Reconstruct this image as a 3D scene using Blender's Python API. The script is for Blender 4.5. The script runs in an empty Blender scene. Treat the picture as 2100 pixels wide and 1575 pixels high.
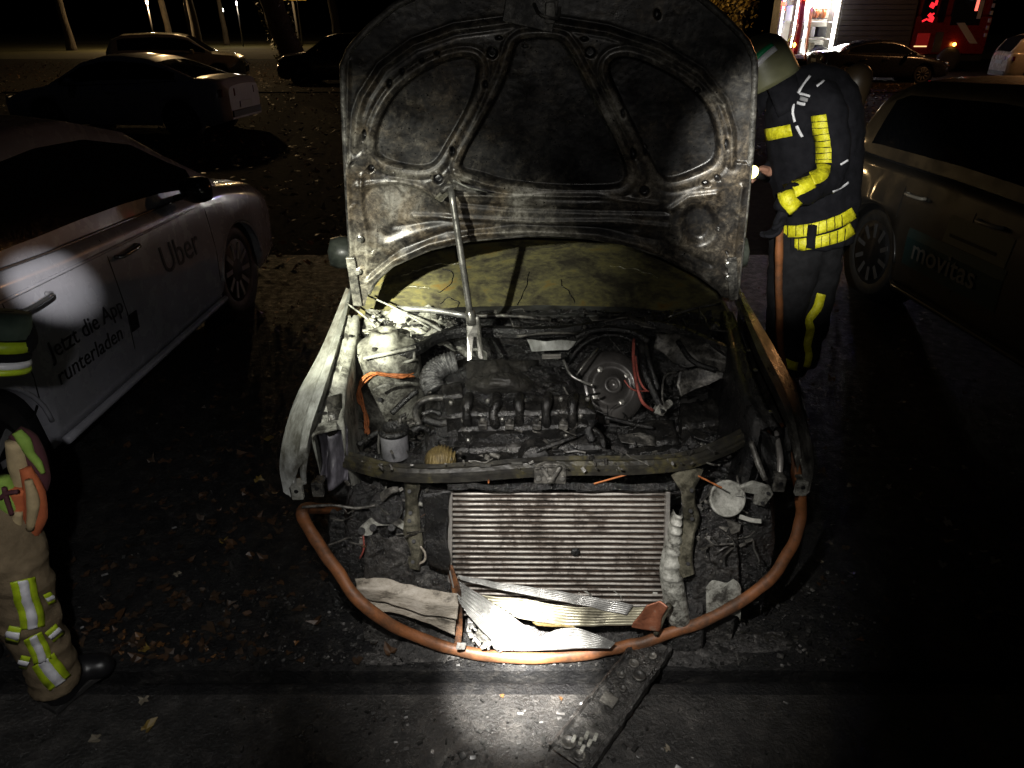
import bpy, bmesh, math, random
import numpy as np
from mathutils import Vector, Matrix, noise
from mathutils.bvhtree import BVHTree
random.seed(7)
R = math.radians
S = bpy.context.scene
COL = S.collection

# ------------------------------------------------------------------ camera, sky, light
CAM_H, PITCH, FPX = 1.98, R(27.0), 1457.0
cam_d = bpy.data.cameras.new('camera'); cam = bpy.data.objects.new('camera', cam_d); COL.objects.link(cam)
cam_d.sensor_width = 36.0; cam_d.lens = 36.0*FPX/2100.0
cam_d.clip_start = 0.05; cam_d.clip_end = 600.0
cam.location = (0, 0, CAM_H); cam.rotation_euler = (R(90) - PITCH, 0, 0)
S.camera = cam
S.render.engine = 'CYCLES'
S.cycles.use_denoising = True
S.cycles.max_bounces = 5; S.cycles.diffuse_bounces = 2; S.cycles.glossy_bounces = 3
S.cycles.transparent_max_bounces = 6
S.cycles.sample_clamp_indirect = 4.0
S.view_settings.view_transform = 'Standard'; S.view_settings.look = 'None'
S.view_settings.exposure = 0.0; S.view_settings.gamma = 1.0

W = bpy.data.worlds.new('World'); S.world = W; W.use_nodes = True
wt = W.node_tree
sky = wt.nodes.new('ShaderNodeTexSky'); sky.sky_type = 'NISHITA'; sky.sun_disc = False
sky.sun_elevation = R(-4.0); sky.sun_rotation = R(200)
bgn = wt.nodes['Background']; bgn.inputs['Strength'].default_value = 0.012
wt.links.new(sky.outputs[0], bgn.inputs['Color'])

def lamp(name, kind, loc, energy, color=(1, 1, 1), target=None, cone=40, blend=0.6, radius=0.02):
    d = bpy.data.lights.new(name, kind); d.energy = energy; d.color = color
    if kind != 'SUN': d.shadow_soft_size = radius
    if kind == 'SPOT': d.spot_size = R(cone); d.spot_blend = blend
    o = bpy.data.objects.new(name, d); COL.objects.link(o); o.location = loc
    if target is not None:
        o.rotation_euler = (Vector(target) - Vector(loc)).to_track_quat('-Z', 'Y').to_euler()
    return o

# night: a trace of moonlight, the phone's own light, hand torches and spots added for the crew
mo = lamp('moon', 'SUN', (0, 0, 20), 0.004, (0.75, 0.8, 1.0), (-4, 14, 0)); mo.data.angle = R(0.5)
lamp('phone_light', 'SPOT', (0.03, 0.02, 2.03), 20.0, (1.0, 0.95, 0.88), (0.14, 2.3, 0.95), 76, 1.0, 0.012)
lamp('torch_on_bay', 'SPOT', (-0.92, 0.60, 1.92), 1150.0, (1.0, 1.0, 0.76), (-0.62, 2.56, 0.96), 18, 1.0, 0.02)
lamp('torch_on_bay_spill', 'SPOT', (-0.92, 0.60, 1.92), 290.0, (1.0, 0.99, 0.86), (-0.52, 2.60, 1.08), 42, 1.0, 0.02)
lamp('torch_on_ground', 'SPOT', (-0.16, 0.55, 1.86), 4200.0, (1.0, 0.98, 0.94), (0.035, 1.775, 0.065), 6.6, 1.0, 0.02)
lamp('torch_on_ground_ring', 'SPOT', (-0.16, 0.55, 1.86), 2700.0, (1.0, 0.96, 0.89), (0.03, 1.69, 0.02), 16, 1.0, 0.02)
lamp('torch_on_ground_spill', 'SPOT', (-0.16, 0.55, 1.86), 190.0, (1.0, 0.96, 0.90), (0.14, 1.86, 0.32), 54, 1.0, 0.02)
lamp('crew_fill_spot', 'SPOT', (0.10, 0.05, 2.05), 780.0, (1.0, 0.98, 0.9), (1.53, 3.9, 1.17), 21, 0.9, 0.015)  # added spot, stands in for light the reflective bands throw back
lamp('left_crew_fill_spot', 'SPOT', (-0.25, 0.10, 2.00), 80.0, (1.0, 0.98, 0.95), (-1.36, 1.70, 0.35), 44, 1.0, 0.015)  # added spot to brighten the left figure's bands and trousers
lamp('torch_on_door', 'SPOT', (-0.98, 1.25, 1.95), 330.0, (1.0, 0.97, 0.92), (-2.06, 3.02, 0.95), 9.5, 1.0, 0.01)

# ------------------------------------------------------------------ helpers
FWD = Vector((0, math.cos(PITCH), -math.sin(PITCH))); UPV = Vector((0, math.sin(PITCH), math.cos(PITCH)))
CAMP = Vector((0, 0, CAM_H))
def ray(u, v):
    return FWD*FPX + Vector((1, 0, 0))*(u - 1050.0) + UPV*(787.5 - v)
def at(u, v, z=None, y=None):
    """Point of the place seen at (u, v), given its height z or its distance y."""
    d = ray(u, v)
    t = (z - CAM_H)/d.z if z is not None else y/d.y
    return CAMP + d*t

def catmull(pts, n=6):
    pts = [Vector(p) for p in pts]
    if len(pts) < 3: return pts
    out = []
    P = [pts[0]*2 - pts[1]] + pts + [pts[-1]*2 - pts[-2]]
    for i in range(1, len(P) - 2):
        for k in range(n):
            t = k/n
            a, b, c, d = P[i-1], P[i], P[i+1], P[i+2]
            out.append(0.5*((2*b) + (c - a)*t + (2*a - 5*b + 4*c - d)*t*t + (3*b - a - 3*c + d)*t**3))
    out.append(pts[-1]); return out

class MB:
    def __init__(s): s.v = []; s.f = []
    def add(s, vs, fs):
        o = len(s.v); s.v += [tuple(p) for p in vs]; s.f += [tuple(i + o for i in f) for f in fs]; return s
    def hexa(s, p):
        return s.add(p, [(0, 3, 2, 1), (4, 5, 6, 7), (0, 1, 5, 4), (1, 2, 6, 5), (2, 3, 7, 6), (3, 0, 4, 7)])
    def box(s, c, size, rot=None):
        c = Vector(c); h = Vector(size)/2
        m = rot.to_matrix() if hasattr(rot, 'to_matrix') else (rot or Matrix.Identity(3))
        q = [(-1, -1, -1), (1, -1, -1), (1, 1, -1), (-1, 1, -1), (-1, -1, 1), (1, -1, 1), (1, 1, 1), (-1, 1, 1)]
        return s.hexa([c + m @ Vector((a*h.x, b*h.y, e*h.z)) for a, b, e in q])
    def beam(s, a, b, w, h, up=(0, 0, 1)):
        a = Vector(a); b = Vector(b); d = (b - a).normalized(); x = d.cross(Vector(up)).normalized(); z = x.cross(d)
        p = []
        for c in (a, b):
            p += [c - x*w/2 - z*h/2, c + x*w/2 - z*h/2, c + x*w/2 + z*h/2, c - x*w/2 + z*h/2]
        return s.hexa(p)
    def tube(s, pts, r, seg=8, smooth=0, flat=1.0):
        pts = catmull(pts, smooth) if smooth else [Vector(p) for p in pts]
        n = len(pts)
        if not hasattr(r, '__len__'): rr = [r]*n
        else: rr = list(np.interp(np.linspace(0, 1, n), np.linspace(0, 1, len(r)), r))
        vs = []; fs = []
        t0 = (pts[1] - pts[0]).normalized()
        nx = t0.orthogonal().normalized()
        for i, p in enumerate(pts):
            t = (pts[min(i+1, n-1)] - pts[max(i-1, 0)]).normalized()
            nx = (nx - t*nx.dot(t)).normalized(); ny = t.cross(nx)
            for k in range(seg):
                a = 2*math.pi*k/seg
                vs.append(p + nx*math.cos(a)*rr[i] + ny*math.sin(a)*rr[i]*flat)
        for i in range(n - 1):
            for k in range(seg):
                k2 = (k + 1) % seg
                fs.append((i*seg + k, i*seg + k2, (i+1)*seg + k2, (i+1)*seg + k))
        fs.append(tuple(range(seg))[::-1]); fs.append(tuple((n-1)*seg + k for k in range(seg)))
        return s.add(vs, fs)
    def lathe(s, prof, c, axis=(0, 0, 1), seg=24):
        c = Vector(c); q = Vector((0, 0, 1)).rotation_difference(Vector(axis)); vs = []; fs = []
        for r, z in prof:
            for k in range(seg):
                a = 2*math.pi*k/seg; vs.append(c + q @ Vector((r*math.cos(a), r*math.sin(a), z)))
        for i in range(len(prof) - 1):
            for k in range(seg):
                k2 = (k + 1) % seg
                fs.append((i*seg + k, i*seg + k2, (i+1)*seg + k2, (i+1)*seg + k))
        if prof[0][0] > 1e-5: fs.append(tuple(range(seg))[::-1])
        if prof[-1][0] > 1e-5: fs.append(tuple((len(prof)-1)*seg + k for k in range(seg)))
        return s.add(vs, fs)
    def plate(s, poly, thick):
        poly = [Vector(p) for p in poly]; t = Vector(thick); n = len(poly)
        return s.add(poly + [p + t for p in poly],
                     [tuple(range(n))[::-1], tuple(range(n, 2*n))] + [(i, (i+1) % n, n + (i+1) % n, n + i) for i in range(n)])
    def grid(s, G):
        n, m = len(G), len(G[0])
        return s.add([p for row in G for p in row],
                     [(i*m + j, i*m + j + 1, (i+1)*m + j + 1, (i+1)*m + j) for i in range(n-1) for j in range(m-1)])
    def build(s, name, mat, parent=None, smooth=False, bevel=0, solid=0, sub=0, label=None, recalc=True):
        me = bpy.data.meshes.new(name); me.from_pydata(s.v, [], s.f); me.update()
        if recalc:
            b = bmesh.new(); b.from_mesh(me); bmesh.ops.recalc_face_normals(b, faces=b.faces); b.to_mesh(me); b.free()
        o = bpy.data.objects.new(name, me); COL.objects.link(o)
        me.materials.append(mat)
        if smooth:
            for p in me.polygons: p.use_smooth = True
        if solid:
            md = o.modifiers.new('solid', 'SOLIDIFY'); md.thickness = solid; md.offset = -1
        if bevel:
            md = o.modifiers.new('bevel', 'BEVEL'); md.width = bevel; md.segments = 2; md.limit_method = 'ANGLE'; md.angle_limit = R(40)
        if sub:
            md = o.modifiers.new('sub', 'SUBSURF'); md.levels = sub; md.render_levels = sub
        if parent is not None: adopt(o, parent)
        if label: o['label'] = label
        return o

def adopt(o, p):
    o.parent = p
    if p.get('_base') is not None: o.matrix_parent_inverse = Matrix.Translation(-Vector(p['_base']))
def thing(name, label, cat, base=(0, 0, 0), group=None):
    o = bpy.data.objects.new(name, None); COL.objects.link(o); o.location = base
    o['_base'] = list(base)
    o.empty_display_size = 0.1
    return tag(o, label, cat, group)
def tag(o, label, cat, group=None):
    o['label'] = label; o['category'] = cat
    if group: o['group'] = group
    return o
def kind(o, k):
    o['kind'] = k; return o

# ------------------------------------------------------------------ materials
def new_mat(name):
    m = bpy.data.materials.new(name); m.use_nodes = True
    return m, m.node_tree, m.node_tree.nodes['Principled BSDF']
def ramp(nt, fac, stops):
    r = nt.nodes.new('ShaderNodeValToRGB'); e = r.color_ramp.elements
    while len(e) < len(stops): e.new(0.5)
    for i, (p, c) in enumerate(stops):
        e[i].position = p; e[i].color = (c[0], c[1], c[2], 1) if hasattr(c, '__len__') else (c, c, c, 1)
    nt.links.new(fac, r.inputs[0]); return r.outputs[0]
def nz(nt, vec, scale, detail=4, rough=0.6, dist=0.0):
    n = nt.nodes.new('ShaderNodeTexNoise'); n.inputs['Scale'].default_value = scale; n.inputs['Detail'].default_value = detail
    n.inputs['Roughness'].default_value = rough; n.inputs['Distortion'].default_value = dist
    nt.links.new(vec, n.inputs['Vector']); return n.outputs['Fac']
def mathn(nt, op, a, b):
    n = nt.nodes.new('ShaderNodeMath'); n.operation = op
    for i, x in enumerate((a, b)):
        if isinstance(x, (int, float)): n.inputs[i].default_value = x
        else: nt.links.new(x, n.inputs[i])
    return n.outputs[0]
def mat(name, stops, scale=8.0, detail=5, rough=(0.4, 0.7), metal=0.0, bump=0.0, bscale=40.0, coat=0.0, dist=0.3,
        stretch=None, attr=False, spec=0.5, bdist=0.004, bdetail=5, coat_rough=0.08, rich=0.0):
    """Noise-mottled surface; stops is one colour or a ramp of (position, colour)."""
    m, nt, b = new_mat(name)
    tc = nt.nodes.new('ShaderNodeTexCoord'); vec = tc.outputs['Object']
    if stretch:
        mp = nt.nodes.new('ShaderNodeMapping'); mp.inputs['Scale'].default_value = stretch
        nt.links.new(vec, mp.inputs['Vector']); vec = mp.outputs['Vector']
    if not (hasattr(stops[0], '__len__')):
        b.inputs['Base Color'].default_value = (*stops, 1)
    else:
        f = nz(nt, vec, scale, detail, 0.62, dist)
        if rich:   # three sizes of stain, pulled apart for hard-edged patches
            n2 = nz(nt, vec, scale*3.7, 5, 0.65, 0.6); n3 = nz(nt, vec, scale*15, 4, 0.7, 0.3)
            s_ = mathn(nt, 'ADD', mathn(nt, 'ADD', mathn(nt, 'MULTIPLY', f, 0.50), mathn(nt, 'MULTIPLY', n2, 0.30)), mathn(nt, 'MULTIPLY', n3, 0.20))
            f = mathn(nt, 'ADD', mathn(nt, 'MULTIPLY', mathn(nt, 'SUBTRACT', s_, 0.5), rich), 0.5)
        if attr:
            a = nt.nodes.new('ShaderNodeAttribute'); a.attribute_name = 'ash'
            f2 = nz(nt, vec, scale*5, 6, 0.7, 0.8); f3 = nz(nt, vec, scale*22, 4, 0.7, 0.3)
            g = mathn(nt, 'ADD', mathn(nt, 'ADD', mathn(nt, 'MULTIPLY', mathn(nt, 'SUBTRACT', f, 0.5), 1.1), mathn(nt, 'MULTIPLY', mathn(nt, 'SUBTRACT', f2, 0.5), 1.4)), mathn(nt, 'MULTIPLY', mathn(nt, 'SUBTRACT', f3, 0.5), 0.6))
            f = mathn(nt, 'ADD', a.outputs['Fac'], g)
        colr = ramp(nt, f, stops)
        if attr:      # rust bleeding through the soot
            mx = nt.nodes.new('ShaderNodeMix'); mx.data_type = 'RGBA'; mx.blend_type = 'MULTIPLY'
            nt.links.new(ramp(nt, nz(nt, vec, 3.1, 5, 0.6, 1.2), [(0.46, 0.0), (0.62, 1.0)]), mx.inputs[0])
            nt.links.new(colr, mx.inputs[6]); mx.inputs[7].default_value = (1.0, 0.87, 0.72, 1); colr = mx.outputs[2]
        nt.links.new(colr, b.inputs['Base Color'])
    b.inputs['Metallic'].default_value = metal
    b.inputs['Specular IOR Level'].default_value = spec
    if rough[0] != rough[1]:
        f = nz(nt, vec, scale*1.7, 4, 0.6, 0.2)
        nt.links.new(ramp(nt, f, [(0.35, rough[0]), (0.68, rough[1])]), b.inputs['Roughness'])
    else: b.inputs['Roughness'].default_value = rough[0]
    if bump:
        f = nz(nt, vec, bscale, bdetail, 0.65, 0.2)
        bn = nt.nodes.new('ShaderNodeBump'); bn.inputs['Strength'].default_value = bump; bn.inputs['Distance'].default_value = bdist
        nt.links.new(f, bn.inputs['Height']); nt.links.new(bn.outputs[0], b.inputs['Normal'])
    if coat:
        b.inputs['Coat Weight'].default_value = coat; b.inputs['Coat Roughness'].default_value = coat_rough
    return m
def emis(name, color, strength):
    m, nt, b = new_mat(name); b.inputs['Base Color'].default_value = (0.02, 0.02, 0.02, 1)
    b.inputs['Emission Color'].default_value = (*color, 1); b.inputs['Emission Strength'].default_value = strength
    return m
M = {}
M['asphalt'] = mat('asphalt', [(0.2, (0.006, 0.006, 0.007)), (0.5, (0.014, 0.014, 0.0145)), (0.70, (0.030, 0.0285, 0.027)), (0.88, (0.085, 0.082, 0.077))], 9, 9, (0.38, 0.7), bump=1.0, bscale=85, bdist=0.012, dist=0.8, bdetail=9, spec=0.20, rich=2.2)
M['road'] = mat('road', [(0.2, (0.010, 0.010, 0.010)), (0.5, (0.026, 0.025, 0.024)), (0.68, (0.05, 0.047, 0.044)), (0.86, (0.13, 0.125, 0.115))], 7, 10, (0.26, 0.6), bump=1.0, bscale=80, bdist=0.010, dist=0.7, bdetail=9, spec=0.4, rich=2.2)
M['dirt'] = mat('dirt', [(0.3, (0.007, 0.006, 0.005)), (0.7, (0.022, 0.017, 0.012))], 4, 8, (0.8, 0.95), bump=0.8, bscale=30, bdist=0.02, spec=0.1)
M['leafy'] = mat('leafy', [(0.2, (0.003, 0.003, 0.003)), (0.5, (0.007, 0.0065, 0.006)), (0.7, (0.014, 0.0125, 0.010)), (0.9, (0.03, 0.027, 0.022))], 7, 9, (0.8, 0.95), bump=0.5, bscale=60, bdist=0.008, spec=0.05, rich=2.0)
M['grass'] = mat('grass', [(0.3, (0.035, 0.04, 0.015)), (0.7, (0.09, 0.085, 0.03))], 1.5, 8, (0.8, 0.95), bump=0.6, bscale=20, bdist=0.03)
SOOT = [(0.06, (0.005, 0.005, 0.006)), (0.28, (0.019, 0.018, 0.017)), (0.45, (0.048, 0.044, 0.038)), (0.64, (0.125, 0.115, 0.096)), (0.95, (0.33, 0.315, 0.275))]
M['burnt'] = mat('burnt', SOOT, 5, 7, (0.25, 0.55), 0.15, 0.25, 160, attr=True, dist=1.0, spec=0.6, bdist=0.002)
M['ash'] = mat('ash', [(0.16, (0.012, 0.012, 0.011)), (0.34, (0.06, 0.057, 0.05)), (0.46, (0.22, 0.22, 0.195)), (0.62, (0.38, 0.38, 0.345)), (0.85, (0.55, 0.54, 0.50))], 8, 8, (0.4, 0.75), 0.1, 0.7, 90, dist=0.8, bdist=0.004, rich=2.3)
M['grey'] = mat('grey', [(0.18, (0.008, 0.008, 0.008)), (0.40, (0.03, 0.029, 0.027)), (0.56, (0.10, 0.095, 0.085)), (0.85, (0.30, 0.29, 0.26))], 9, 8, (0.22, 0.6), 0.25, 0.7, 80, dist=0.9, bdist=0.004, rich=2.3)
M['soot'] = mat('soot', [(0.2, (0.003, 0.003, 0.004)), (0.55, (0.011, 0.011, 0.011)), (0.72, (0.035, 0.033, 0.03)), (0.95, (0.13, 0.125, 0.115))], 10, 7, (0.18, 0.55), 0.1, 1.0, 90, dist=0.8, spec=0.6, bdist=0.006, rich=2.2)
M['char'] = mat('char', [(0.2, (0.003, 0.003, 0.003)), (0.5, (0.010, 0.010, 0.010)), (0.68, (0.028, 0.026, 0.025)), (0.84, (0.075, 0.07, 0.066)), (0.98, (0.22, 0.21, 0.2))], 13, 8, (0.12, 0.5), 0.0, 1.0, 70, dist=1.0, spec=0.7, bdist=0.014, bdetail=9, rich=2.3)
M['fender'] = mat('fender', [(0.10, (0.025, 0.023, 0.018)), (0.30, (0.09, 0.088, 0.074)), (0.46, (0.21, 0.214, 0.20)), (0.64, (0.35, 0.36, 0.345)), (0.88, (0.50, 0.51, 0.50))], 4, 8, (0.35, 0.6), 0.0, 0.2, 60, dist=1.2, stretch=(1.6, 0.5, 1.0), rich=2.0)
M['alu'] = mat('alu', [(0.2, (0.14, 0.13, 0.12)), (0.5, (0.40, 0.38, 0.355)), (0.85, (0.58, 0.56, 0.53))], 10, 6, (0.28, 0.5), 0.55, 0.2, 90, bdist=0.002, rich=1.8)
M['alu_bright'] = mat('alu_bright', [(0.18, (0.10, 0.10, 0.095)), (0.40, (0.30, 0.30, 0.29)), (0.7, (0.48, 0.48, 0.465))], 12, 7, (0.22, 0.5), 0.5, 0.5, 70, bdist=0.003, rich=1.8)
M['fin'] = mat('fin', [(0.35, (0.018, 0.012, 0.009)), (0.65, (0.07, 0.048, 0.035))], 30, 6, (0.6, 0.8), 0.2, 0.5, 200)
M['tube'] = mat('tube', [(0.12, (0.03, 0.024, 0.019)), (0.36, (0.14, 0.122, 0.107)), (0.50, (0.34, 0.315, 0.285)), (0.8, (0.52, 0.50, 0.46))], 5, 8, (0.35, 0.6), 0.35, 0.4, 120, stretch=(1.6, 1, 1.2), bdist=0.0015, rich=2.4)
M['rust'] = mat('rust', [(0.2, (0.012, 0.009, 0.007)), (0.45, (0.05, 0.026, 0.014)), (0.6, (0.18, 0.075, 0.03)), (0.85, (0.34, 0.17, 0.07))], 16, 7, (0.5, 0.8), 0.1, 0.7, 80, bdist=0.003, rich=2.0)
M['beige'] = mat('beige', [(0.15, (0.02, 0.018, 0.015)), (0.34, (0.13, 0.115, 0.092)), (0.5, (0.32, 0.285, 0.235)), (0.8, (0.48, 0.44, 0.385))], 7, 8, (0.45, 0.7), 0.0, 0.7, 60, stretch=(1, 1, 2.5), dist=1.0, bdist=0.006, rich=2.1)
M['khaki_metal'] = mat('khaki_metal', [(0.15, (0.008, 0.008, 0.007)), (0.40, (0.05, 0.047, 0.034)), (0.56, (0.13, 0.122, 0.09)), (0.85, (0.24, 0.225, 0.17))], 10, 8, (0.3, 0.6), 0.2, 0.5, 90, dist=0.9, bdist=0.003, rich=2.2)
M['member'] = mat('member', [(0.15, (0.006, 0.006, 0.006)), (0.38, (0.017, 0.016, 0.014)), (0.54, (0.030, 0.028, 0.022)), (0.68, (0.065, 0.057, 0.027)), (0.80, (0.060, 0.056, 0.050)), (0.94, (0.14, 0.13, 0.12))], 4, 8, (0.2, 0.55), 0.1, 0.6, 70, dist=1.4, bdist=0.004, rich=2.2)
M['steel'] = mat('steel', [(0.2, (0.07, 0.067, 0.06)), (0.5, (0.25, 0.245, 0.225)), (0.8, (0.45, 0.44, 0.41))], 18, 5, (0.22, 0.45), 0.7, 0.3, 120, bdist=0.001, rich=1.8)
M['wire_orange'] = mat('wire_orange', [(0.25, (0.05, 0.02, 0.012)), (0.5, (0.42, 0.135, 0.04)), (0.8, (0.60, 0.23, 0.09))], 40, 5, (0.5, 0.7), 0.2, 0.6, 150, rich=1.8)
M['wire_red'] = mat('wire_red', [(0.25, (0.04, 0.015, 0.013)), (0.55, (0.36, 0.085, 0.065)), (0.85, (0.5, 0.16, 0.1))], 30, 5, (0.45, 0.7), 0.1, 0.4, 150, rich=1.8)
M['gold'] = mat('gold', [(0.2, (0.02, 0.015, 0.007)), (0.5, (0.15, 0.11, 0.04)), (0.8, (0.32, 0.25, 0.11))], 24, 5, (0.4, 0.6), 0.2, 0.4, 120, rich=1.8)
M['filter'] = mat('filter', [(0.15, (0.07, 0.07, 0.075)), (0.45, (0.22, 0.22, 0.235)), (0.75, (0.34, 0.34, 0.36))], 10, 6, (0.45, 0.6), 0.1, 0.3, 60, rich=1.8)
M['liner'] = mat('liner', [(0.2, (0.02, 0.019, 0.022)), (0.5, (0.10, 0.095, 0.115)), (0.8, (0.25, 0.24, 0.28))], 6, 7, (0.35, 0.6), 0, 0.6, 40, stretch=(2, 1, 0.5), bdist=0.006, rich=2.0)
M['hose'] = mat('hose', [(0.15, (0.022, 0.015, 0.010)), (0.38, (0.09, 0.040, 0.018)), (0.55, (0.19, 0.072, 0.026)), (0.8, (0.29, 0.105, 0.034))], 5, 8, (0.5, 0.7), 0, 0.4, 140, bdist=0.002, dist=0.9, rich=1.8)
M['wind'] = mat('wind', [(0.12, (0.02, 0.018, 0.015)), (0.34, (0.052, 0.047, 0.034)), (0.46, (0.105, 0.097, 0.056)), (0.58, (0.18, 0.166, 0.074)), (0.72, (0.21, 0.135, 0.038)), (0.88, (0.06, 0.052, 0.042))], 3.2, 7, (0.15, 0.45), 0, 0.4, 140, coat=0.5, dist=1.8, stretch=(0.8, 1, 2.0), bdist=0.003, coat_rough=0.2, rich=1.9)
M['tower'] = mat('tower', [(0.16, (0.010, 0.010, 0.009)), (0.36, (0.045, 0.043, 0.037)), (0.50, (0.14, 0.138, 0.12)), (0.66, (0.25, 0.25, 0.22)), (0.88, (0.38, 0.375, 0.34))], 8, 8, (0.4, 0.7), 0.1, 0.6, 80, dist=0.9, bdist=0.004, rich=2.3)
M['crackle'] = mat('crackle', [(0.2, (0.005, 0.005, 0.005)), (0.48, (0.020, 0.019, 0.018)), (0.64, (0.06, 0.057, 0.053)), (0.8, (0.14, 0.135, 0.125)), (0.95, (0.30, 0.29, 0.27))], 15, 8, (0.2, 0.55), 0.0, 1.0, 60, dist=1.0, spec=0.6, bdist=0.014, bdetail=9, rich=2.3)
M['black'] = mat('black', (0.006, 0.006, 0.007), rough=(0.6, 0.6))
M['rubber'] = mat('rubber', [(0.3, (0.008, 0.008, 0.008)), (0.7, (0.022, 0.021, 0.02))], 12, 5, (0.6, 0.8), 0, 0.3, 80)
M['wet_black'] = mat('wet_black', (0.008, 0.008, 0.009), rough=(0.18, 0.18))
# ------------------------------------------------------------------ the ground
def sheet(name, x0, x1, y0, y1, z, m, nx=2, ny=2, wob=None):
    G = [[Vector((x0 + (x1-x0)*i/(nx-1), y0 + (y1-y0)*j/(ny-1), z)) for i in range(nx)] for j in range(ny)]
    if wob:
        for i in range(nx):
            G[wob[0]][i].y += wob[1]*(noise.noise((G[0][i].x*2.3, 3.1, z)) + 0.6*noise.noise((G[0][i].x*17, 1.7, z)))
    return kind(MB().grid(G).build(name, m), 'structure')
kind(MB().box((0, 60, -0.60), (400, 260, 0.6)).build('ground', M['dirt']), 'structure')
pk = MB()
N = 260
front = [1.722 + 0.007*noise.noise((i*0.09, 2.0, 0)) + 0.004*noise.noise((i*0.6, 7.0, 0)) for i in range(N)]
X = [-6 + 13*i/(N-1) for i in range(N)]
ny = 34
G = []
for j in range(ny):
    t = j/(ny-1)
    G.append([Vector((X[i], front[i] + (6.6 - front[i])*t**1.4, 0.006*noise.noise((X[i]*1.3, t*9, 0)) + 0.004*noise.noise((X[i]*5, t*30, 4)))) for i in range(N)])
pk.grid([[p + Vector((0, 0.01, -0.28)) for p in G[0]], G[0]])
pk.grid(G)
kind(pk.build('parking_lot', M['asphalt'], smooth=True), 'structure')
sheet('far_parking_lot', -40, -6.004, -2, 6.6, -0.004, M['asphalt']); sheet('far_parking_lot', 7.004, 40, -2, 6.6, -0.004, M['asphalt'])
gut = []
for k, (dy, z) in enumerate([(-0.040, -0.28), (-0.038, -0.014), (-0.044, -0.007), (-0.06, -0.004), (-0.094, -0.004)]):
    gut.append([Vector((X[i], front[i]*(0.3 if k > 3 else 1) + (1.72*0.7 if k > 3 else 0) + dy, z)) for i in range(N)])
kind(MB().grid(gut).build('gutter_strip', M['asphalt'], smooth=True), 'structure')
rd = [[Vector((-6 + 13*i/79, -3 + 4.624*j/39, 0.004*noise.noise((i*0.3, j*0.4, 9)) + (0.002 if j > 37 else 0.004))) for i in range(80)] for j in range(40)]
kind(MB().grid(rd).build('road', M['road'], smooth=True), 'structure')
sheet('leafy_ground', -60, 60, 6.604, 24, 0.0, M['leafy'], 40, 20)
sheet('verge', -60, 60, 24.004, 46, 0.03, M['dirt'], 40, 20)
sheet('lawn', -90, 90, 46.004, 150, 0.04, M['grass'], 30, 30)
sheet('footpath', -60, -14, 84, 86, 0.055, mat('paving', [(0.3, (0.2, 0.19, 0.17)), (0.7, (0.33, 0.31, 0.28))], 2, 6, (0.7, 0.9)))

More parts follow.
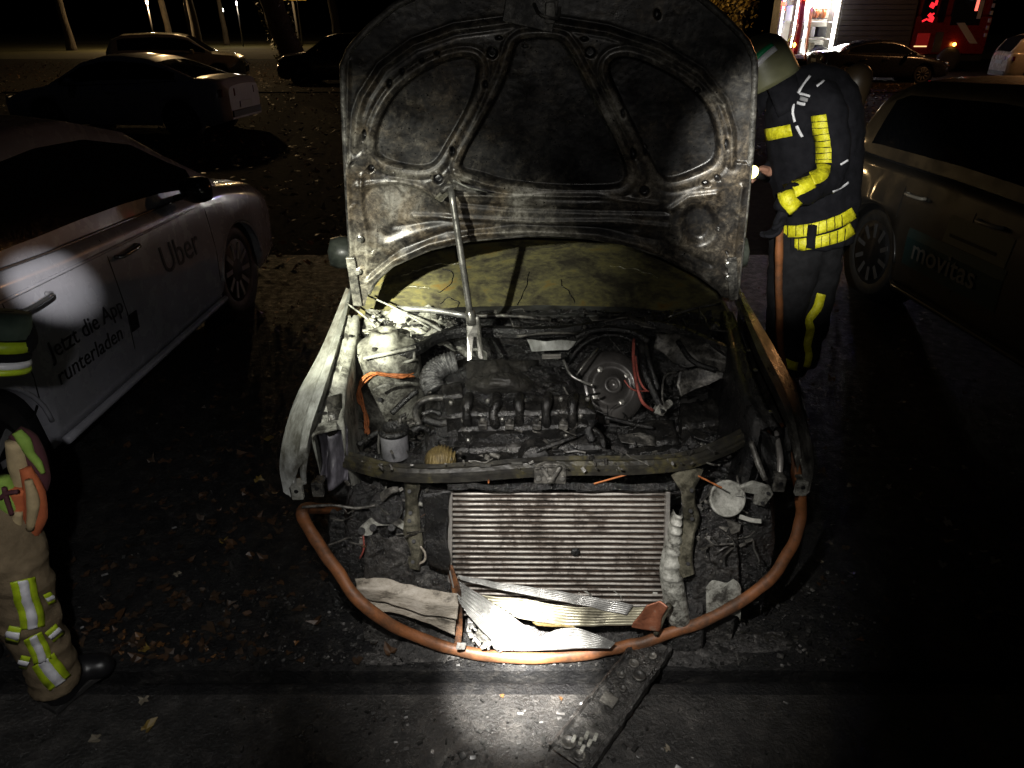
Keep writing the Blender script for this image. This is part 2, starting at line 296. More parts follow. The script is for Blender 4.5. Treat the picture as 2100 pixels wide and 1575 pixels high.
# ------------------------------------------------------------------ generic car body
def car(root, xf, D, m_body, m_glass, wheels=True, crop=None, m_wind=None, details=True, tail='dark_lens', wheel_set=None):
    """xf maps local car space (x right, y forward, z up, origin under the middle) into the place."""
    L, Wd, zr, belt = D['L']/2, D['W']/2, D['roof'], D['belt']
    wy = [D['axle_r'], D['axle_f']]; wr = D['wheel']; ar = wr*1.14
    bk = D['hoodline']
    def halfw(y):
        t = abs(y)/L
        return Wd*(1 - 0.10*max(0, (t - 0.62)/0.38)**2.2 - 0.16*max(0, (t - 0.9)/0.1)**2)
    def ztop(y): return float(np.interp(y, [p[0] for p in bk], [p[1] for p in bk]))
    def zbot(y):
        z = 0.20 + 0.10*max(0, (abs(y)/L - 0.86)/0.14)
        for c in wy:
            q = ar*ar - (y - c)**2
            if q > 0: z = max(z, wr*0.98 + math.sqrt(q)*0.97)
        return z
    def sec(y):
        w = halfw(y); zb = zbot(y); zt = ztop(y)
        pts = [(w*0.93, zb), (w*0.985, max(zb + 0.008, 0.30)), (w*0.99, max(zb + 0.016, 0.44)), (w, max(zb + 0.024, 0.60)), (w*0.985, max(zb + 0.032, min(zt - 0.10, 0.76))),
               (w*0.965, zt - 0.07), (w*0.945, zt - 0.03), (w*0.90, zt), (w*0.72, zt + 0.028), (w*0.4, zt + 0.045), (0, zt + 0.05)]
        zz = -1; out = []
        for x, z in pts: zz = max(z, zz + 0.002); out.append((x, zz))
        return out
    ys = list(np.linspace(-L, L, int(D['L']/0.035)))
    if crop: ys = [y for y in ys if y < crop] + [crop]
    G = []
    for y in ys:
        s = sec(y); G.append([xf(Vector((x, y, z))) for x, z in s] + [xf(Vector((-x, y, z))) for x, z in reversed(s[:-1])])
    b = MB(); b.grid(G)
    n = len(G[0])
    b.add(G[0], [tuple(range(n))]); b.add(G[-1], [tuple(range(n))[::-1]])
    b.build('body', m_body, root, smooth=True)
    def sx(y, z):
        s = sec(y); return float(np.interp(z, [p[1] for p in s], [p[0] for p in s]))
    def sgn_pts(side, lst, off=0.004): return [xf(Vector((side*(sx(y, z) + off), y, z))) for y, z in lst]
    # cabin
    cz = D['cabin']; y0, y1 = cz[0][0], cz[-1][0]
    yy = [y for y in np.linspace(y0, y1, int((y1 - y0)/0.03))]
    ns, nr = 6, 8; GG = []; cls = []
    for y in yy:
        zt = max(float(np.interp(y, [p[0] for p in cz], [p[1] for p in cz])), ztop(y) + 0.03)
        wb = halfw(y)*0.905; z0 = ztop(y) - 0.012; h = zt - z0
        wt2 = wb - min(0.24, 0.36*max(h, 0)); row = []
        for k in range(ns + 1):
            t = k/ns; row.append((wb + (wt2 - wb)*(t**1.25), z0 + (zt - 0.045*min(1, h/0.3) - z0)*t))
        for k in range(1, nr + 1):
            t = k/nr; a = t*math.pi/2
            row.append((wt2*(1 - t), zt - 0.045*min(1, h/0.3)*(1 - t)**2.2))
        GG.append([Vector((x, y, z)) for x, z in row]); cls.append(zt)
    yf, yrr = D['ws_top'], D['rw_top']
    parts = {}
    for i in range(len(yy) - 1):
        ym = (yy[i] + yy[i+1])/2
        for k in range(ns + nr):
            side = k < ns
            c = 'roof'
            if side:
                lo, hi = D['win']
                if lo < ym < hi and 1 <= k <= 4:
                    c = next(('pillar%d' % n_ for n_, p in enumerate(D['pillars']) if abs(ym - p) < 0.035), 'w%d' % sum(ym > p for p in D['pillars']))
            elif k > ns or D.get('wide_ws'):
                if ym > yf: c = 'windshield'
                elif ym < yrr: c = 'rear_window'
            for sd in (1, -1):
                key = c if c in ('roof', 'windshield', 'rear_window') else c + ('r' if sd > 0 else 'l')
                q = [GG[i][k], GG[i][k+1], GG[i+1][k+1], GG[i+1][k]]
                parts.setdefault(key, MB()).add([xf(Vector((p.x*sd, p.y, p.z))) for p in q], [(0, 1, 2, 3)])
    for key, mb in parts.items():
        nm = key if key in ('roof', 'windshield', 'rear_window') else ('pillar' if key.startswith('pillar') else 'window')
        mm = m_body if nm == 'roof' else (M['glass'] if nm == 'pillar' else ((m_wind or m_glass) if nm == 'windshield' else m_glass))
        o = mb.build(nm, mm, root, smooth=True, recalc=False)
        bb = bmesh.new(); bb.from_mesh(o.data); bmesh.ops.remove_doubles(bb, verts=bb.verts, dist=1e-4); bmesh.ops.recalc_face_normals(bb, faces=bb.faces); bb.to_mesh(o.data); bb.free()
    # wheels
    for sd in (1, -1):
        for c in wy:
            if crop and c > crop: continue
            w = halfw(c); ax = xf(Vector((sd, 0, 0))) - xf(Vector((0, 0, 0)))
            MB().lathe([(wr*0.6, -0.02), (wr*0.6, -0.24), (ar*1.03, -0.24), (ar*1.03, -0.02)], xf(Vector((sd*(w*0.95), c, wr*0.98))), ax, 32).build('wheel_well', M['black'], root, smooth=True)
            if not wheels: continue
            ctr = xf(Vector((sd*(w*0.90), c, wr)))
            wt_ = MB().lathe([(wr*0.66, 0.0), (wr*0.72, 0.028), (wr*0.93, 0.03), (wr*0.985, 0.012), (wr, -0.02), (wr, -0.17), (wr*0.96, -0.19), (wr*0.66, -0.19)], ctr, ax, 36).build('tyre', M['rubber'], root, smooth=True)
            rim = MB(); rim.lathe([(wr*0.69, 0.012), (wr*0.67, 0.024), (wr*0.62, 0.018), (wr*0.60, -0.02), (wr*0.5, -0.03), (0.03, -0.03)], ctr, ax, 36)
            q = Vector((0, 0, 1)).rotation_difference(ax)
            for k in range(D.get('spokes', 10)):
                a = 2*math.pi*k/D.get('spokes', 10); d = q @ Vector((math.cos(a), math.sin(a), 0)); e = q @ Vector((math.cos(a + 0.16), math.sin(a + 0.16), 0))
                rim.beam(ctr + d*0.045 + ax*0.012, ctr + e*wr*0.64 + ax*0.022, 0.034, 0.02, ax)
            rim.lathe([(0.055, -0.02), (0.05, 0.014), (0.03, 0.02), (0, 0.021)], ctr, ax, 20)
            rim.build('rim', D.get('rim_mat', M['rim']), wt_, smooth=False)
            MB().tube(sgn_pts(sd, [(c + ar*1.02*math.cos(t), wr*0.98 + ar*0.985*math.sin(t)) for t in np.linspace(0.12, math.pi - 0.12, 24)], -0.001), 0.011, 6).build('arch_lip', m_body, root, smooth=True)
    if not details: return sx, sec, halfw, ztop
    # seams, handles, mirrors, lights, plate
    for sd in (1, -1):
        for ysm in D['seams']:
            if crop and ysm > crop: continue
            zs = [max(zbot(ysm) + 0.03, 0.26)] + list(np.linspace(0.4, ztop(ysm) - 0.035, 7))
            MB().tube(sgn_pts(sd, [(ysm, z) for z in zs], -0.001), 0.004, 5).build('door_seam', M['black'], root)
        y_ = np.linspace(D['win'][0] - 0.05, D['win'][1] - 0.05, 16)
        MB().tube([xf(Vector((sd*(halfw(y)*0.925), y, ztop(y) - 0.004))) for y in y_], 0.006, 6).build('belt_trim', M['trim'], root)
        for yh in D['handles']:
            if crop and yh > crop: continue
            hp = sgn_pts(sd, [(yh - 0.10, 0.80*belt/0.92), (yh - 0.085, 0.80*belt/0.92), (yh + 0.085, 0.805*belt/0.92), (yh + 0.10, 0.805*belt/0.92)], 0.0)
            out = (xf(Vector((sd, 0, 0))) - xf(Vector((0, 0, 0))))*0.035
            MB().tube([hp[0], hp[1] + out, hp[2] + out, hp[3]], 0.012, 8, 3).build('door_handle', D.get('handle_mat', m_body), root, smooth=True)
        if D.get('mirror') and not (crop and D['mirror'] > crop + 0.3):
            my = D['mirror']; mz = ztop(my) + 0.06
            mm = MB(); mm.lathe([(0.0, -0.10), (0.055, -0.085), (0.078, -0.03), (0.080, 0.03), (0.066, 0.075), (0.0, 0.09)], xf(Vector((sd*(halfw(my)*0.97 + 0.10), my, mz))), xf(Vector((sd, 0.15, 0.1))) - xf(Vector((0, 0, 0))), 16)
            mi = mm.build('mirror', D.get('mirror_mat', m_body), root, smooth=True)
            MB().tube([xf(Vector((sd*halfw(my)*0.90, my + 0.02, ztop(my) + 0.0))), xf(Vector((sd*(halfw(my)*0.97 + 0.03), my, mz - 0.03)))], 0.02, 8).build('mirror_arm', M['black'], mi)
        zr_ = 0.78*belt/0.92
        MB().hexa([xf(Vector((sd*a*halfw(-L + q), -L + q - 0.012 + e, z))) for z in (zr_ - 0.07, zr_ + 0.07) for a, q, e in ((0.62, 0.0, 0), (1.0, 0.10, 0), (0.99, 0.16, 0), (0.60, 0.03, 0))]).build('tail_light', M[tail], root, bevel=0.01)
        if not crop:
            MB().hexa([xf(Vector((sd*a*halfw(L - q), L - q + 0.010, z))) for z in (0.60, 0.70) for a, q in ((0.58, 0.0), (0.985, 0.14), (0.96, 0.20), (0.56, 0.05))]).build('headlight', M['head_lens'], root, bevel=0.01)
    MB().box(xf(Vector((0, -L - 0.008, 0.55 if D.get('low_plate') else 0.74))), (0.52, 0.012, 0.11), D.get('rot')).build('number_plate', M['plate'], root)
    MB().box(xf(Vector((0, -L + 0.0, 0.40))), (1.25, 0.05, 0.12), D.get('rot')).build('bumper_insert', M['black'], root, bevel=0.01)
    if not crop:
        MB().box(xf(Vector((0, L - 0.012, 0.50))), (0.9, 0.05, 0.2), D.get('rot')).build('grille', M['black'], root, bevel=0.01)
    return sx, sec, halfw, ztop

SEDAN = dict(L=4.62, W=1.78, roof=1.44, belt=0.92, axle_r=-1.36, axle_f=1.34, wheel=0.325,
    hoodline=[(-2.31, 0.86), (-2.22, 0.98), (-1.9, 1.02), (-1.4, 1.0), (-0.6, 0.95), (0.9, 0.90), (1.25, 0.875), (1.9, 0.76), (2.2, 0.64), (2.31, 0.52)],
    cabin=[(-1.75, 1.02), (-1.15, 1.28), (-0.75, 1.40), (-0.25, 1.445), (0.15, 1.43), (0.55, 1.33), (1.28, 0.885)], ws_top=0.50, rw_top=-0.95,
    win=(-1.35, 1.0), pillars=[-0.98, -0.22, 0.80], seams=[-1.02, -0.24, 0.92], handles=[-0.86, -0.08], mirror=0.66)
SUV = dict(L=4.45, W=1.84, roof=1.66, belt=1.02, axle_r=-1.32, axle_f=1.34, wheel=0.35,
    hoodline=[(-2.22, 0.90), (-2.15, 1.05), (-0.6, 1.05), (0.9, 1.02), (1.2, 1.02), (1.9, 0.95), (2.12, 0.82), (2.22, 0.6)],
    cabin=[(-2.18, 1.08), (-1.95, 1.48), (-1.6, 1.62), (-0.6, 1.665), (0.1, 1.64), (0.5, 1.55), (1.22, 1.03)], ws_top=0.44, rw_top=-1.68,
    win=(-1.75, 1.0), pillars=[-1.05, -0.22, 0.78], seams=[-1.02, -0.24, 0.9], handles=[-0.86, -0.08], mirror=0.62)
M['rim'] = mat('rim', [(0.3, (0.16, 0.16, 0.165)), (0.7, (0.32, 0.32, 0.33))], 10, 4, (0.3, 0.45), 0.3)
M['trim'] = mat('trim', (0.03, 0.03, 0.032), rough=(0.25, 0.25))
M['glass'] = mat('glass', [(0.35, (0.004, 0.005, 0.007)), (0.65, (0.012, 0.013, 0.016))], 60, 6, (0.03, 0.09), bump=0.12, bscale=300, bdist=0.0006, spec=0.5)
M['dark_lens'] = mat('dark_lens', (0.10, 0.01, 0.01), rough=(0.1, 0.1), coat=0.6)
M['head_lens'] = mat('head_lens', (0.25, 0.26, 0.28), rough=(0.08, 0.08), coat=0.8)
M['plate'] = mat('plate', (0.28, 0.28, 0.27), rough=(0.4, 0.4))
def xform(x, y, rz, z=0.0):
    m = Matrix.Translation((x, y, z)) @ Matrix.Rotation(rz, 4, 'Z')
    return lambda p: m @ p
# ------------------------------------------------------------------ the burnt car
BC = thing('burnt_car', 'burnt out car facing the viewer with bonnet raised and bare engine bay', 'car', (0.13, 3.95, 0))
BURN = dict(SEDAN); BURN['W'] = 1.74
BURN['hoodline'] = [(-2.31, 0.86), (-2.22, 0.98), (-1.9, 1.02), (-1.4, 1.0), (-0.6, 0.94), (0.8, 0.905), (1.26, 0.862)]
BURN['cabin'] = [(-1.75, 1.02), (-1.15, 1.28), (-0.75, 1.40), (-0.25, 1.445), (0.05, 1.43), (0.42, 1.34), (1.22, 0.88)]
BURN['wide_ws'] = True; BURN['ws_top'] = 0.38; BURN['win'] = (-1.35, 0.95); BURN['pillars'] = [-0.98, -0.22, 0.72]; BURN['mirror'] = 0.55
BURN['mirror_mat'] = mat('mirror_shell', [(0.3, (0.02, 0.024, 0.02)), (0.7, (0.08, 0.09, 0.075))], 20, 5, (0.3, 0.5))
BURN['rot'] = Matrix.Rotation(math.pi, 3, 'Z')
M['scorched'] = mat('scorched', [(0.3, (0.012, 0.012, 0.012)), (0.5, (0.06, 0.06, 0.056)), (0.72, (0.20, 0.21, 0.20))], 3, 8, (0.3, 0.6), 0.1, 0.3, 60, dist=0.8)
xfb = xform(0.13, 3.95, math.pi)
car(BC, xfb, BURN, M['scorched'], M['glass'], crop=1.24, m_wind=M['wind'])

def psdf(poly, U, V):
    P = np.array(poly, float); d = np.full(U.shape, 1e9); s = np.ones(U.shape)
    n = len(P)
    for i in range(n):
        a = P[i]; b = P[(i + 1) % n]; e = b - a
        wx = U - a[0]; wy = V - a[1]
        t = np.clip((wx*e[0] + wy*e[1])/(e @ e + 1e-9), 0, 1)
        d = np.minimum(d, (wx - e[0]*t)**2 + (wy - e[1]*t)**2)
        c1 = V >= a[1]; c2 = V < b[1]; c3 = e[0]*wy > e[1]*wx
        s = np.where((c1 & c2 & c3) | (~c1 & ~c2 & ~c3), -s, s)
    return s*np.sqrt(d)
def ldist(line, U, V):
    d = np.full(U.shape, 1e9)
    for a, b in zip(line[:-1], line[1:]):
        a = np.array(a, float); b = np.array(b, float); e = b - a
        t = np.clip(((U - a[0])*e[0] + (V - a[1])*e[1])/(e @ e + 1e-9), 0, 1)
        d = np.minimum(d, np.hypot(U - a[0] - e[0]*t, V - a[1] - e[1]*t))
    return d
def smooth(a, b, x):
    t = np.clip((x - a)/(b - a), 0, 1); return t*t*(3 - 2*t)
def zm(lst): return [(680 + x*0.419, y*0.419) for x, y in lst]
def round_poly(p, n=2):
    for _ in range(n):
        q = []
        for i in range(len(p)):
            a, b = p[i], p[(i + 1) % len(p)]
            q += [(a[0]*0.75 + b[0]*0.25, a[1]*0.75 + b[1]*0.25), (a[0]*0.25 + b[0]*0.75, a[1]*0.25 + b[1]*0.75)]
        p = q
    return p
# --- bonnet: outline over the plane of the raised lid
NC, NR = 330, 270
cc = np.linspace(0, 1, NC)[None, :]; rr = np.linspace(0, 1, NR)[:, None]
vt = np.interp(cc, [0, .006, .02, .06, .12, .25, .45, .6, .75, .87, .93, .975, .993, 1], [135, 112, 92, 55, 12, -38, -62, -62, -45, -8, 35, 75, 95, 125])
vb = np.interp(cc, [0, .018, .034, .06, .1, .2, .3, .45, .6, .7, .8, .9, .955, .968, 1], [622, 622, 592, 568, 543, 512, 496, 487, 491, 502, 526, 563, 592, 606, 606])
Vg = vt + (vb - vt)*rr
uL = np.interp(Vg, [-80, 95, 130, 200, 300, 420, 520, 622], [712, 708, 704, 706, 710, 716, 722, 736])
uR = np.interp(Vg, [-80, 90, 150, 300, 450, 560, 606], [1540, 1543, 1546, 1539, 1525, 1513, 1508])
Ug = uL + (uR - uL)*cc
left = round_poly(zm([(215, 720), (222, 640), (260, 540), (330, 440), (450, 350), (590, 292), (680, 285), (715, 320), (712, 400), (680, 500), (620, 620), (560, 720), (512, 805), (440, 832), (300, 805), (225, 765)]))
mid = round_poly(zm([(905, 215), (960, 195), (1100, 195), (1150, 230), (1250, 420), (1340, 600), (1400, 720), (1452, 850), (1440, 905), (1380, 930), (1100, 932), (850, 905), (720, 860), (625, 845), (640, 770), (760, 570), (850, 400), (890, 260)]))
right = round_poly(zm([(1350, 350), (1385, 290), (1480, 285), (1650, 360), (1800, 460), (1870, 580), (1892, 700), (1880, 790), (1800, 838), (1700, 880), (1640, 888), (1600, 850), (1510, 680), (1420, 500)]))
pl = round_poly(zm([(135, 930), (250, 880), (400, 900), (500, 960), (590, 1040), (600, 1070), (400, 1130), (230, 1200), (150, 1060)]))
pr = round_poly(zm([(1705, 1060), (1760, 1000), (1850, 1000), (1885, 1060), (1870, 1150), (1800, 1200), (1730, 1160)]))
h = np.full(Ug.shape, 0.026); ash = np.full(Ug.shape, 0.40)
skin = np.zeros(Ug.shape)
for poly, amt, dep in ((left, 0.33, 0.026), (mid, 0.25, 0.027), (right, 0.12, 0.028)):  # left recess paler partly for torch light, right one darker for soot
    s = psdf(poly, Ug, Vg); k = 1 - smooth(-3, 4, s)
    h -= dep*k; h += 0.003*np.exp(-((s - 13)/5.0)**2) - 0.004*np.exp(-((s - 24)/4.0)**2)
    ash = ash*(1 - k) + amt*k; ash += 0.10*np.exp(-((s - 12)/7.0)**2); skin = np.maximum(skin, k)
for poly, dep, amt in ((pl, 0.012, 0.10), (pr, 0.022, -0.22)):
    s = psdf(poly, Ug, Vg); k = 1 - smooth(-12, 8, s); h -= dep*k; ash += amt*k  # far pocket's recess shade is put into the colour
arc_in = zm([(120, 720), (130, 560), (160, 470), (250, 330), (400, 220), (600, 150), (900, 112), (1080, 118), (1350, 160), (1600, 240), (1800, 360), (1910, 500), (1950, 640), (1950, 800)])
da = ldist(arc_in, Ug, Vg); h += 0.006*np.exp(-(da/4)**2) - 0.004*np.exp(-((da - 11)/5)**2); ash += 0.12*np.exp(-(da/6)**2)
sarc = psdf([(x, y) for x, y in arc_in] + [(1497, 700), (730, 700)], Ug, Vg)
out = smooth(4, 16, sarc)*(Vg < 330); h -= 0.012*out; ash -= 0.08*out
rib = lambda pts, a, w, dash=0.0: (0.0 + a*np.exp(-(ldist(zm(pts), Ug, Vg)/w)**2))
for pts, a, w, da_ in (([(620, 960), (900, 968), (1300, 970), (1600, 1000)], 0.009, 4, .10), ([(620, 1000), (900, 1030), (1300, 1040), (1650, 1040)], -0.008, 5, -.06),
                       ([(400, 1060), (720, 1080), (1000, 1095), (1400, 1090), (1650, 1110)], 0.008, 5, .05), ([(300, 1110), (620, 1085), (1000, 1120), (1500, 1130)], -0.006, 6, -.10),
                       ([(170, 1375), (300, 1270), (480, 1195), (700, 1150), (1000, 1140), (1300, 1155), (1550, 1210), (1800, 1330), (1880, 1400)], 0.010, 5, .14),
                       ([(190, 1330), (340, 1215), (560, 1140), (900, 1115), (1300, 1125), (1600, 1180), (1850, 1290)], -0.007, 5, -.05),
                       ([(130, 900), (330, 885), (450, 920), (560, 1000)], 0.009, 5, .12), ([(1650, 1030), (1750, 960), (1880, 940)], 0.009, 5, .08),
                       ([(85, 300), (80, 700), (95, 1100), (110, 1400)], 0.008, 4, .10), ([(150, 850), (150, 1000), (175, 1150), (180, 1300)], 0.006, 4, .10),
                       ([(2000, 900), (1960, 1200), (1935, 1400)], 0.008, 4, .06), ([(600, 850), (760, 905), (860, 925)], 0.010, 5, .06)):
    g = np.exp(-(ldist(zm(pts), Ug, Vg)/w)**2); h += a*g; ash += da_*g
for hx, hy, hr, ex in ((195, 820, 15, 1), (1535, 940, 24, 1), (1270, 262, 26, 1), (785, 265, 27, 1), (520, 880, 22, 1), (1480, 760, 13, 2), (590, 748, 11, 2.2), (162, 655, 9, 2.5), (283, 408, 10, 2), (345, 350, 10, 1.4),
                       (515, 262, 11, 1), (750, 420, 12, 1.6), (1430, 560, 10, 2), (1540, 745, 10, 2), (1830, 895, 18, .7), (1885, 865, 12, 1), (440, 300, 11, 1), (1240, 195, 16, .6), (820, 190, 16, .6), (1790, 440, 12, 1.2), (1930, 700, 9, 2.4), (950, 240, 10, .6), (1930, 1228, 7, 1), (105, 790, 7, 1), (1600, 75, 14, 1.6)):
    q = np.hypot((Ug - 680 - hx*0.419)*1.0, (Vg - hy*0.419)/ex) - hr*0.419
    k = 1 - smooth(-1.5, 1.5, q); h -= 0.020*k; ash -= 0.5*k; e = np.exp(-((q - 3)/2.0)**2); ash += 0.10*e  # shade of the holes put into the colour, over the sunk relief
for bx, by in ((1930, 1275), (1930, 1340), (140, 1150), (140, 1310), (205, 1235), (520, 850), (110, 1000), (1885, 1120)):
    q = np.hypot(Ug - 680 - bx*0.419, Vg - by*0.419); h += 0.008*(1 - smooth(2.5, 6, q)); ash += 0.14*np.exp(-((q - 4)/2)**2)
# ash left where the fire burnt the paint away
for bx, by, br, am in ((330, 960, 130, .20), (260, 1060, 130, .16), (640, 985, 70, .22), (850, 1090, 120, .12), (1360, 940, 60, .16), (1480, 870, 70, .16), (1350, 560, 70, .14), (1400, 700, 60, .12), (800, 330, 60, .14), (130, 1150, 90, .22), (150, 1330, 70, .10), (960, 60, 90, .18), (1320, 250, 90, .12), (900, 1010, 120, .12), (1500, 960, 90, .08), (1920, 1170, 80, .08), (1180, 240, 50, .12), (700, 250, 60, .08)):
    ash += am*np.exp(-(np.hypot(Ug - 680 - bx*0.419, Vg - by*0.419)/(br*0.419))**2)*(1 - 0.75*skin)
for bx, by, br, am in ((1200, 780, 170, -.10), (900, 850, 110, .07), (960, 640, 110, .05), (620, 400, 90, .06), (280, 770, 40, .12), (1700, 200, 200, -.12), (1250, 60, 150, -.10)):
    ash += am*np.exp(-(np.hypot(Ug - 680 - bx*0.419, Vg - by*0.419)/(br*0.419))**2)
HZ0, HY0, LEAN = 0.95, 2.625, 0.13
def hood_pt(u, v):
    d = ray(u, v)              # plane  y = HY0 - LEAN*(z - HZ0)
    t = (HY0 - LEAN*(CAM_H - HZ0))/(d.y + LEAN*d.z)
    return CAMP + d*t
HN = Vector((0, -1, -LEAN)).normalized()
gv = []; back = []
mm = 0.0
for j in range(NR):
    for i in range(NC):
        u, v = Ug[j, i], Vg[j, i]; c = cc[0, i]
        p = hood_pt(u, v); bulge = 0.045*(1 - (2*c - 1)**2)
        n1 = noise.noise((p.x*60, p.z*60, 1.0))*0.0005 + noise.noise((p.x*9, p.z*9, 5.0))*0.002
        q = p - HN*bulge
        gv.append(q + HN*(h[j, i] + n1))
mb = MB(); mb.v = [tuple(p) for p in gv]
mb.f = [(j*NC + i, j*NC + i + 1, (j+1)*NC + i + 1, (j+1)*NC + i) for j in range(NR-1) for i in range(NC-1)]
HOOD = mb.build('bonnet', M['burnt'], BC, smooth=True, recalc=False)
HOOD['label'] = 'raised bonnet with scorched inner frame and three panel recesses'
at_ = HOOD.data.attributes.new('ash', 'FLOAT', 'POINT'); at_.data.foreach_set('value', ash.ravel().astype(np.float32))
# outer skin of the bonnet and its folded rim
sk = []
st = 10
rows = list(range(0, NR, st)) + [NR-1]; cols = list(range(0, NC, st)) + [NC-1]
for j in rows:
    r_ = []
    for i in cols:
        c = cc[0, i]; r_.append(hood_pt(Ug[j, i], Vg[j, i]) - HN*(0.045*(1 - (2*c - 1)**2) + 0.012))
    sk.append(r_)
MB().grid(sk).build('outer_skin', M['scorched'], HOOD, smooth=True)
rim = [hood_pt(Ug[j, 0], Vg[j, 0]) + HN*0.012 for j in range(NR-1, 0, -6)] + [hood_pt(Ug[0, i], Vg[0, i]) - HN*(0.045*(1 - (2*cc[0, i] - 1)**2) - 0.014) for i in range(0, NC, 4)] + [hood_pt(Ug[j, NC-1], Vg[j, NC-1]) + HN*0.012 for j in range(0, NR, 6)]
MB().tube(rim, 0.011, 8).build('rim_fold', M['grey'], HOOD, smooth=True)
rim2 = [hood_pt(Ug[NR-1, i], Vg[NR-1, i]) - HN*(0.045*(1 - (2*cc[0, i] - 1)**2) - 0.016) for i in range(10, NC-10, 4)]
MB().tube(rim2, 0.010, 8).build('rear_flange', M['grey'], HOOD, smooth=True)
# latch catch at the front edge, and hinge legs
lp = hood_pt(1120, 22) + HN*0.01
lt = MB(); lt.box(lp + Vector((-0.05, 0, 0.0)), (0.16, 0.03, 0.09), Matrix.Rotation(0.2, 3, 'Y')); lt.box(lp + Vector((0.01, -0.03, -0.005)), (0.03, 0.05, 0.06)); lt.tube([lp + Vector((-0.04, -0.03, .02)), lp + Vector((-0.02, -0.07, -.01)), lp + Vector((0.03, -0.06, -.02)), lp + Vector((0.04, -0.02, 0.01))], 0.006, 6, 4)
lt.build('latch', M['grey'], HOOD, bevel=0.004)
for a, b in (((722, 520), (737, 618)), ((1496, 520), (1500, 606))):
    MB().beam(hood_pt(*a) + HN*0.034, hood_pt(*b) + HN*0.034, 0.034, 0.012, HN).build('hinge_leg', M['grey'], HOOD, bevel=0.003)
for u, v in ((1489, 534), (1489, 561), (738, 548), (742, 482)):
    MB().lathe([(0.013, 0), (0.013, 0.004), (0.009, 0.006), (0.008, 0.014), (0, 0.015)], hood_pt(u, v) + HN*0.036, HN, 10).build('bolt', M['steel'], HOOD)
# torn bracket where the pry bar props the lid
tp = hood_pt(918, 382)
MB().plate([hood_pt(893, 398) + HN*0.04, hood_pt(922, 362) + HN*0.045, hood_pt(938, 372) + HN*0.055, hood_pt(908, 402) + HN*0.06], HN*0.006).build('torn_bracket', M['khaki_metal'], HOOD, bevel=0.002)
MB().grid([[hood_pt(930, 360) + HN*0.04, hood_pt(960, 372) + HN*0.05, hood_pt(1000, 386) + HN*0.034], [hood_pt(932, 374) + HN*0.05, hood_pt(962, 380) + HN*0.04, hood_pt(1000, 389) + HN*0.03]]).build('torn_flap', M['ash'], HOOD, smooth=True, solid=0.003)

# extinguishing water beaded on the sheet metal
random.seed(4)
wd = MB(); q_ = Vector((0, 0, 1)).rotation_difference(HN)
ring = [q_ @ Vector((math.cos(a_), math.sin(a_), 0)) for a_ in np.linspace(0, 2*math.pi, 7)[:-1]]
for k in range(2600):
    j, i = random.randrange(20, NR - 4), random.randrange(6, NC - 6)
    if random.random() > (1.0 if skin[j, i] > .5 else .45): continue
    p = gv[j*NC + i] + Vector((random.uniform(-.002, .002), 0, random.uniform(-.002, .002))); r_ = random.uniform(.0008, .0022)*(1.7 if random.random() < .06 else 1)
    wd.add([p + d*r_ for d in ring] + [p + d*r_*.6 + HN*r_*.55 for d in ring] + [p + HN*r_*.75], [(a, (a+1) % 6, 6 + (a+1) % 6, 6 + a) for a in range(6)] + [(6 + a, 6 + (a+1) % 6, 12) for a in range(6)])
M['water'] = mat('water', (0.012, 0.012, 0.012), rough=(0.06, 0.06), spec=1.0)
kind(wd.build('water_drops', M['water'], HOOD, smooth=True, recalc=False), 'stuff')

# --- cracks and blisters in the windscreen
wso = [c for c in BC.children if c.name.startswith('windshield')][0]
bvw = BVHTree.FromPolygons([v.co.copy() for v in wso.data.vertices], [tuple(p.vertices) for p in wso.data.polygons])
def on(bv, u, v, off=0.003):
    d = ray(u, v).normalized(); hit = bv.ray_cast(CAMP, d)
    if hit[0] is None: return None
    n = hit[1]; n = n if n.dot(d) < 0 else -n
    return hit[0] + n*off
def decal_line(bv, pts, r, name, m, parent, off=0.001):
    fine = [(p.x + 5*noise.noise((p.x*.06, p.y*.06, 1)), p.y + 4*noise.noise((p.x*.07, p.y*.07, 5))) for p in catmull([Vector((u, v, 0)) for u, v in pts], 5)]
    q = [on(bv, u, v, off) for u, v in fine]; q = [p for p in q if p is not None]
    if len(q) > 1: return MB().tube(q, r, 6, 5).build(name, m, parent, smooth=True)
for pts in ([(908, 552), (926, 560), (925, 578), (906, 597), (898, 600)], [(1084, 557), (1078, 590), (1062, 628)], [(1148, 575), (1155, 590), (1168, 600), (1176, 622)], [(900, 625), (920, 612), (940, 622), (934, 640)]):
    decal_line(bvw, pts, 0.0022, 'crack', M['soot'], wso)
for pts in ([(822, 568), (860, 553), (900, 542), (945, 541)], [(812, 595), (850, 588), (880, 592)], [(1250, 545), (1300, 552), (1350, 570)]):
    decal_line(bvw, pts, 0.004, 'glass_ripple', M['wind'], wso)

# --- bay tub: floor, firewall, aprons
MB().box((0.13, 2.34, 0.33), (1.30, 0.56, 0.03)).build('bay_floor', M['soot'], BC)
fw = []
for k in range(13):
    row = []
    for i in range(61):
        x = -0.60 + 1.46*i/60; z = 0.34 + 0.555*k/12
        row.append(Vector((x, 2.60 + 0.018*noise.noise((x*4, z*5, 2)) + 0.010*noise.noise((x*13, z*13, 2)) - (0.05*max(0, (k - 10)/2) if k > 10 else 0), z)))
    fw.append(row)
MB().grid(fw).build('firewall', M['char'], BC, smooth=True)
